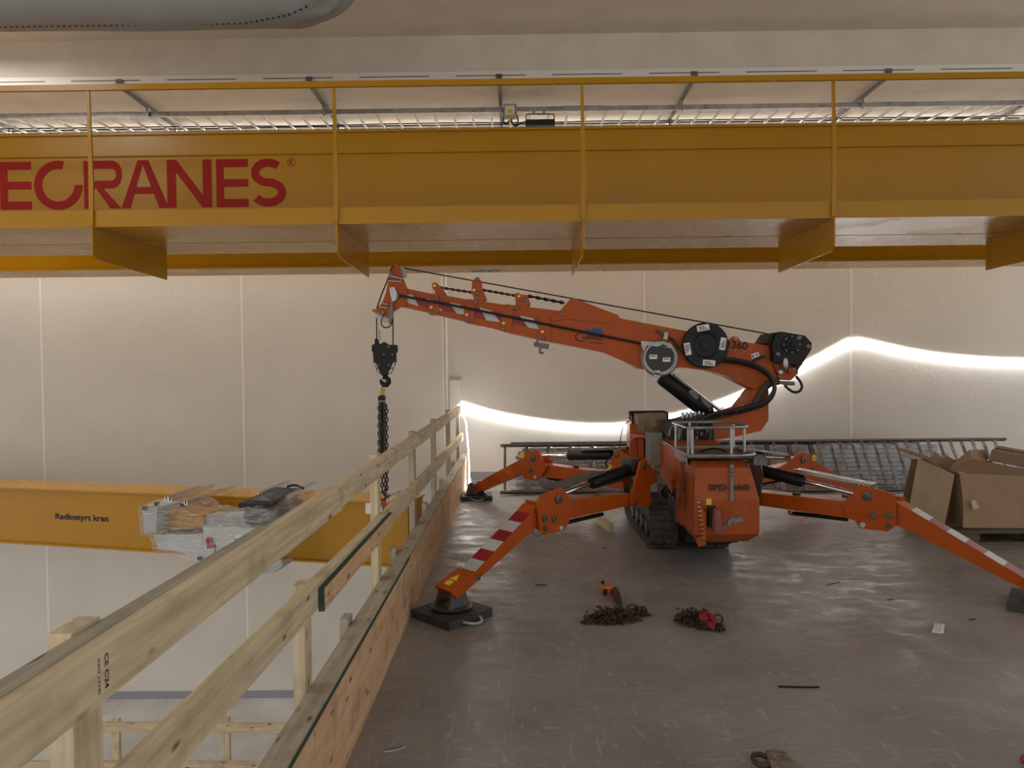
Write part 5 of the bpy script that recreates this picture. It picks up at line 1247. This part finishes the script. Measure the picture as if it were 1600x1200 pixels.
c_ = PZ(1122, 968, .05); MB().tube([c_+V((.028*cos(t), .005, .030*sin(t))) for t in [radians(q_) for q_ in range(-60, 200, 25)]], .006, 7, smooth=1).build('hook', 'rust', h2, True)
# things at the lower frame edge
hk3 = thing('shackle_strap', 'worn lifting hook with webbing at the lower frame edge', 'lifting hook', PZ(1205, 1190, 0))
MB().tube([PZ(*q_, .03) for q_ in [(1200, 1183), (1186, 1178), (1176, 1180), (1178, 1190), (1192, 1198), (1204, 1196)]], .011, 8, smooth=1).build('hook', 'rust', hk3, True)
mb = MB(); mb.prism([PZ(*q_, .012) for q_ in [(1196, 1184), (1212, 1180), (1228, 1186), (1246, 1212), (1208, 1216)]], (0, 0, .03)); mb.bevel(.01, 2); mb.build('strap', mat('worn_webbing', (.17, .14, .10), .8, var=.5, vscale=40), hk3)
mb = MB(); p = PZ(1600, 1192, 0); o = MB().lathe(p+V((.005, 0, 0)), (0, 0, 1), [(0, .001), (0, .012), (.012, .018), (.03, .012), (.034, .001)], 16).build('red_cap', 'rednew', None, True); tag(o, 'dark red cap lying at the lower right frame edge', 'cap')
o = MB().tube([PZ(1216, 1072.5, .005), PZ(1248, 1073.5, .005), PZ(1280, 1073.5, .005)], .0045, 6).build('black_rod', 'black'); tag(o, 'thin black straight rod lying on the bare floor', 'rod')
wt = thing('plastic_tile', 'small white ribbed plastic piece on the floor at the right', 'plastic piece', PZ(1466, 983, 0))
P_ = [PZ(*q_, 0) for q_ in [(1456, 988), (1460, 976), (1476, 977), (1474, 990)]]
mb = MB(); mb.prism(P_, (0, 0, .006)); mb.build('plate', 'white', wt)
mb = MB()
for i in range(4):
    t0 = (i+.5)/4.5; a, b_ = P_[0].lerp(P_[3], t0), P_[1].lerp(P_[2], t0); MB().obox(a+V((0, 0, .008)), b_+V((0, 0, .008)), .006, .004).build('rib', 'white', wt)
o = board('timber_offcut', (.80, 7.35, .05), (.885, 6.88, .05), .045, .095, 'wood'); tag(o, 'pale timber offcut lying behind the near left outrigger', 'timber offcut')
for (x, y, l, a_), lab in zip(((1518, 968, .022, .2), (1520, 970, .01, 2), (955, 992, .012, 1)), ()): pass
bits = [((1519, 968), .030, .3, 'rust', 'dry brown leaf like scrap on the floor right of the white plastic piece', 'scrap'), ((1392, 937), .030, .1, 'black', 'short black wire scrap in the bright patch of floor', 'wire scrap'),
        ((845, 914), .045, .2, 'black', 'dark splinter on the floor between near outrigger and orange hoist', 'splinter'), ((1300, 912), .018, 1., 'rust', 'tiny dark crumb beside the curved wire', 'crumb'),
        ((945, 857), .02, .1, 'black', 'dark chip on the floor in front of the timber offcut', 'chip')]
for (x, y), L_, a_, m, lab, cat in bits:
    p = PZ(x, y, .004); u = V((cos(a_), sin(a_), 0)); v = V((-sin(a_), cos(a_), 0))
    mb = MB(); mb.prism([p-u*L_, p-u*L_*.3+v*L_*.25, p+u*L_*.4+v*L_*.12, p+u*L_, p+u*L_*.2-v*L_*.2], (0, 0, .004)); o = mb.build('scrap_piece', m); tag(o, lab, cat)
for q_, lab, m in (([(600, 1175), (620, 1172), (638, 1165), (620, 1168), (602, 1170)], 'thin pale wire curl on the floor close to the kerb', 'steel'), ([(710, 808), (722, 803), (732, 800), (724, 799)], 'bent black wire on the floor near the far pad', 'black'), ([(1290, 915), (1303, 911), (1312, 909)], 'curved thin dark wire in the bright patch of floor', 'black'), ([(775, 868), (785, 862), (794, 860)], 'short wire bit by the striped outrigger leg', 'dsteel')):
    o = MB().tube([PZ(*p, .003) for p in q_], .0022, 5, smooth=2).build('wire_bit', m); tag(o, lab, 'wire')
